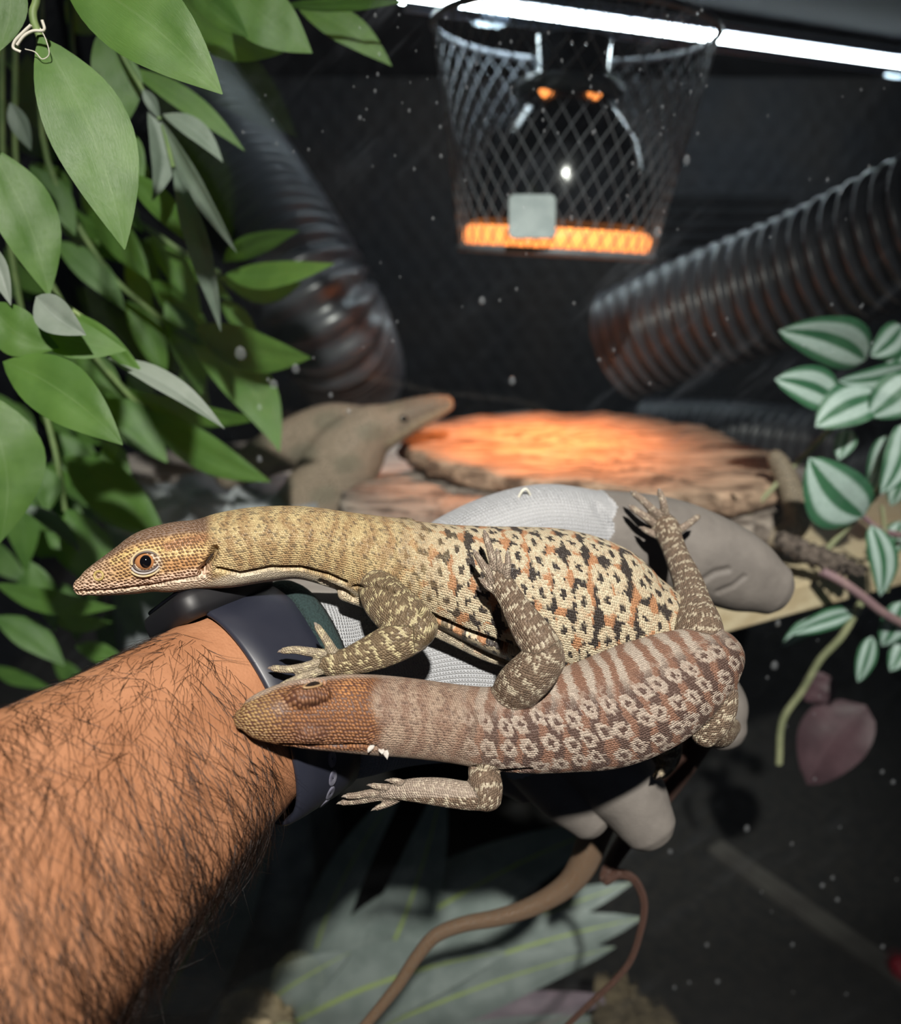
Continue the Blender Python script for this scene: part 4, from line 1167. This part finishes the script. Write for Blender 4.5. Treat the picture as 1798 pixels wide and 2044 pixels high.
# -- striped trailing plant on the right, behind the glass
trail = plant_root('trailing_plant', 'striped silver and green trailing plant hanging beside the shelf end', 1790, 700, .60, CEIL_Z)
RIGHT = [(1728, 718, 1554, 660, 104, .57, .55, 's', -.10, .3), (1674, 802, 1546, 757, 84, .55, .54, 's', -.06, .2), (1757, 788, 1627, 852, 92, .54, .53, 's', -.06, -.2), (1724, 1030, 1614, 914, 128, .52, .51, 's', .08, .1),
         (1812, 732, 1672, 760, 54, .55, .54, 's', .05, .4), (1830, 752, 1735, 832, 92, .53, .53, 's', .05, .2), (1806, 842, 1758, 986, 66, .53, .52, 's', .08, .3), (1768, 868, 1738, 985, 50, .54, .54, 's', .05, .4),
         (1738, 1048, 1757, 1190, 56, .52, .515, 's', .08, .3), (1692, 856, 1674, 918, 42, .56, .55, 's', .05, .2), (1800, 650, 1738, 712, 64, .58, .57, 's', .05, .3), (1810, 690, 1770, 740, 50, .58, .57, 's', .05, .3),
         (1705, 1222, 1578, 1266, 46, .53, .52, 's', -.06, .5), (1740, 1270, 1712, 1362, 40, .53, .52, 's', .05, .4), (1800, 1200, 1760, 1290, 60, .53, .53, 's', .05, .3), (1800, 1040, 1760, 1120, 50, .56, .55, 's', .05, .3), (1810, 1260, 1776, 1340, 50, .55, .54, 's', .05, .3),
         (1728, 1408, 1612, 1566, 130, .56, .55, 'p', -.06, .2), (1660, 1352, 1606, 1398, 66, .57, .57, 'p', -.05, .3), (1815, 905, 1778, 1010, 60, .57, .56, 's', .05, .3), (1650, 1225, 1560, 1290, 40, .56, .55, 's', -.05, .4)]
for k, (bx, by, tx, ty, wd, y0, y1, m, cv, rl) in enumerate(RIGHT):
    leaf(PY(bx, by, y0), PY(tx, ty, y1), wd, ML[m], trail, curve=cv, roll=rl * (1 if k % 2 else -1), droop=.05, broad=.42, fold=.35, blunt=.7)
for pts, r, m in (([(1469, 1052, .565), (1560, 955, .57), (1652, 862, .575), (1760, 745, .585), (1830, 640, .60)], .0019, M_stem2), ([(1651, 1095, .53), (1715, 1025, .53), (1790, 930, .54), (1850, 800, .56)], .0021, M_stem2),
                  ([(1651, 1095, .53), (1670, 1150, .525), (1700, 1130, .525)], .0015, M_stem2), ([(1554, 1524, .545), (1561, 1440, .545), (1602, 1377, .54), (1637, 1316, .535), (1681, 1268, .53), (1720, 1200, .53)], .0026, M_stem2),
                  ([(1640, 1140, .515), (1678, 1160, .512), (1720, 1190, .512), (1766, 1226, .515), (1830, 1260, .53)], .0032, M_stemp), ([(1720, 1030, .525), (1760, 1060, .53), (1810, 1070, .54)], .0022, M_stemp), ([(1760, 1010, .53), (1768, 1090, .53), (1770, 1180, .535)], .0014, M_stem2)):
    w_ = [PY(*p) for p in pts]
    if pts[-1][0] > 1825 and pts[-1][1] < 900: w_.append(np.array([w_[-1][0] + .02, .60, CEIL_Z]))
    stem(w_, r, m, trail)
# clump of roots and soil on the shelf
cv_, cf_ = [], []
M_soil = simple('brown_roots', (.05, .035, .028), (.16, .12, .10), rough=.95, scale=260, bump=1, bdist=.002)
pts = [PY(x, y, .525) for x, y in ((1575, 1080), (1610, 1100), (1650, 1115), (1690, 1128), (1715, 1140))]
tt = Tube([(1560, 1078, .565, 15), (1600, 1100, .56, 20), (1645, 1116, .555, 19), (1690, 1130, .553, 14), (1720, 1138, .552, 7)], m=16, ratio=.7)
V, f = tt.mesh(); V = V + r2.normal(0, .0011, V.shape)
tag(mesh_obj('root_clump', V, f, M_soil), 'dark brown clump of dried roots at the shelf edge under the striped leaves', 'roots')

# -- blue-grey rosette plant at the bottom, behind the glass
ros = plant_root('rosette_plant', 'grey-green rosette plant with long stiff leaves and yellowish midribs', 560, 2060, .53, FLOOR_Z)
ROS = [(600, 2050, 812, 1560, 96, .56, .58, 'b', .06, .35), (700, 2040, 885, 1555, 120, .53, .57, 'b', -.04, .2), (430, 2060, 578, 1768, 72, .58, .60, 'b', .04, .4), (300, 2090, 545, 1640, 190, .55, .58, 'b', .05, .2),
       (520, 2100, 1240, 1640, 170, .52, .56, 'b', .05, .3), (560, 2110, 1282, 1832, 150, .50, .54, 'b', .05, .25), (620, 2090, 1262, 1762, 120, .52, .56, 'b', .03, .3), (600, 2130, 1228, 1890, 110, .49, .52, 'b', .04, .3),
       (700, 2130, 1232, 1992, 90, .485, .51, 'k', .03, .3), (700, 2170, 1225, 2036, 100, .48, .50, 'b', .03, .3), (480, 2110, 1010, 1900, 160, .49, .50, 'b', .05, .2), (420, 2100, 700, 1900, 120, .50, .51, 'b', .05, .3), (780, 2060, 905, 1800, 80, .53, .56, 'b', -.05, .3)]
for k, (bx, by, tx, ty, wd, y0, y1, m, cv, rl) in enumerate(ROS):
    leaf(PY(bx, by, y0), PY(tx, ty, y1), wd, ML[m], ros, curve=cv, roll=rl * (1 if k % 2 else -1), droop=.03, broad=.38, fold=.3, nu=17, blunt=.75)
tt = Tube([(560, 2230, .56, 40), (560, 2130, .56, 60), (565, 2090, .56, 45)], m=16)
V, f = tt.mesh(); mesh_obj('crown', V, f, M_stem2, ros)

# ------------------------------------------------------------------ water drops on the glass
M_drop = drop_mat()
th = np.linspace(0, 2 * math.pi, 8, endpoint=False)
dv = np.vstack([np.array([[r * math.cos(t), y, r * math.sin(t) * (1.0 if math.sin(t) < 0 else 1.35)] for t in th]) for r, y in ((1, 0), (.85, -.35), (.45, -.55), (.05, -.6))])
dm = bpy.data.meshes.new('water_drop'); dm.from_pydata(dv.tolist(), [], grid_faces(4, 8) + [tuple(range(24, 32))])
dm.polygons.foreach_set('use_smooth', np.ones(len(dm.polygons), bool)); dm.materials.append(M_drop)
spots = [(x, y, s) for x, y, s in ((1370, 322, 11), (1312, 466, 12), (480, 708, 15), (590, 738, 11), (546, 770, 11), (518, 815, 8), (1140, 437, 7), (1262, 460, 6), (962, 602, 9), (1022, 762, 10), (1552, 1245, 8), (1545, 1330, 10), (660, 790, 6), (518, 918, 8), (696, 822, 6), (1490, 1655, 8))]
for k in range(75): spots.append((r2.uniform(690, 1420), r2.uniform(20, 270), r2.uniform(2.2, 5)))
for k in range(70): spots.append((r2.uniform(420, 1790), r2.uniform(150, 800), r2.uniform(2.0, 4.6)))
for k in range(36): spots.append((r2.uniform(1300, 1790), r2.uniform(1240, 2000), r2.uniform(2.2, 6)))
for x, y, s in spots:
    o = bpy.data.objects.new('water_drop', dm); COL.objects.link(o); o.parent = pane
    q = PY(x, y, PANE_Y - .0021); k = s * ((q - CAM) @ FV) / F * .9
    o.location = Vector(q) - pane.location; o.scale = (k * r2.uniform(.75, 1), k * .8, k)
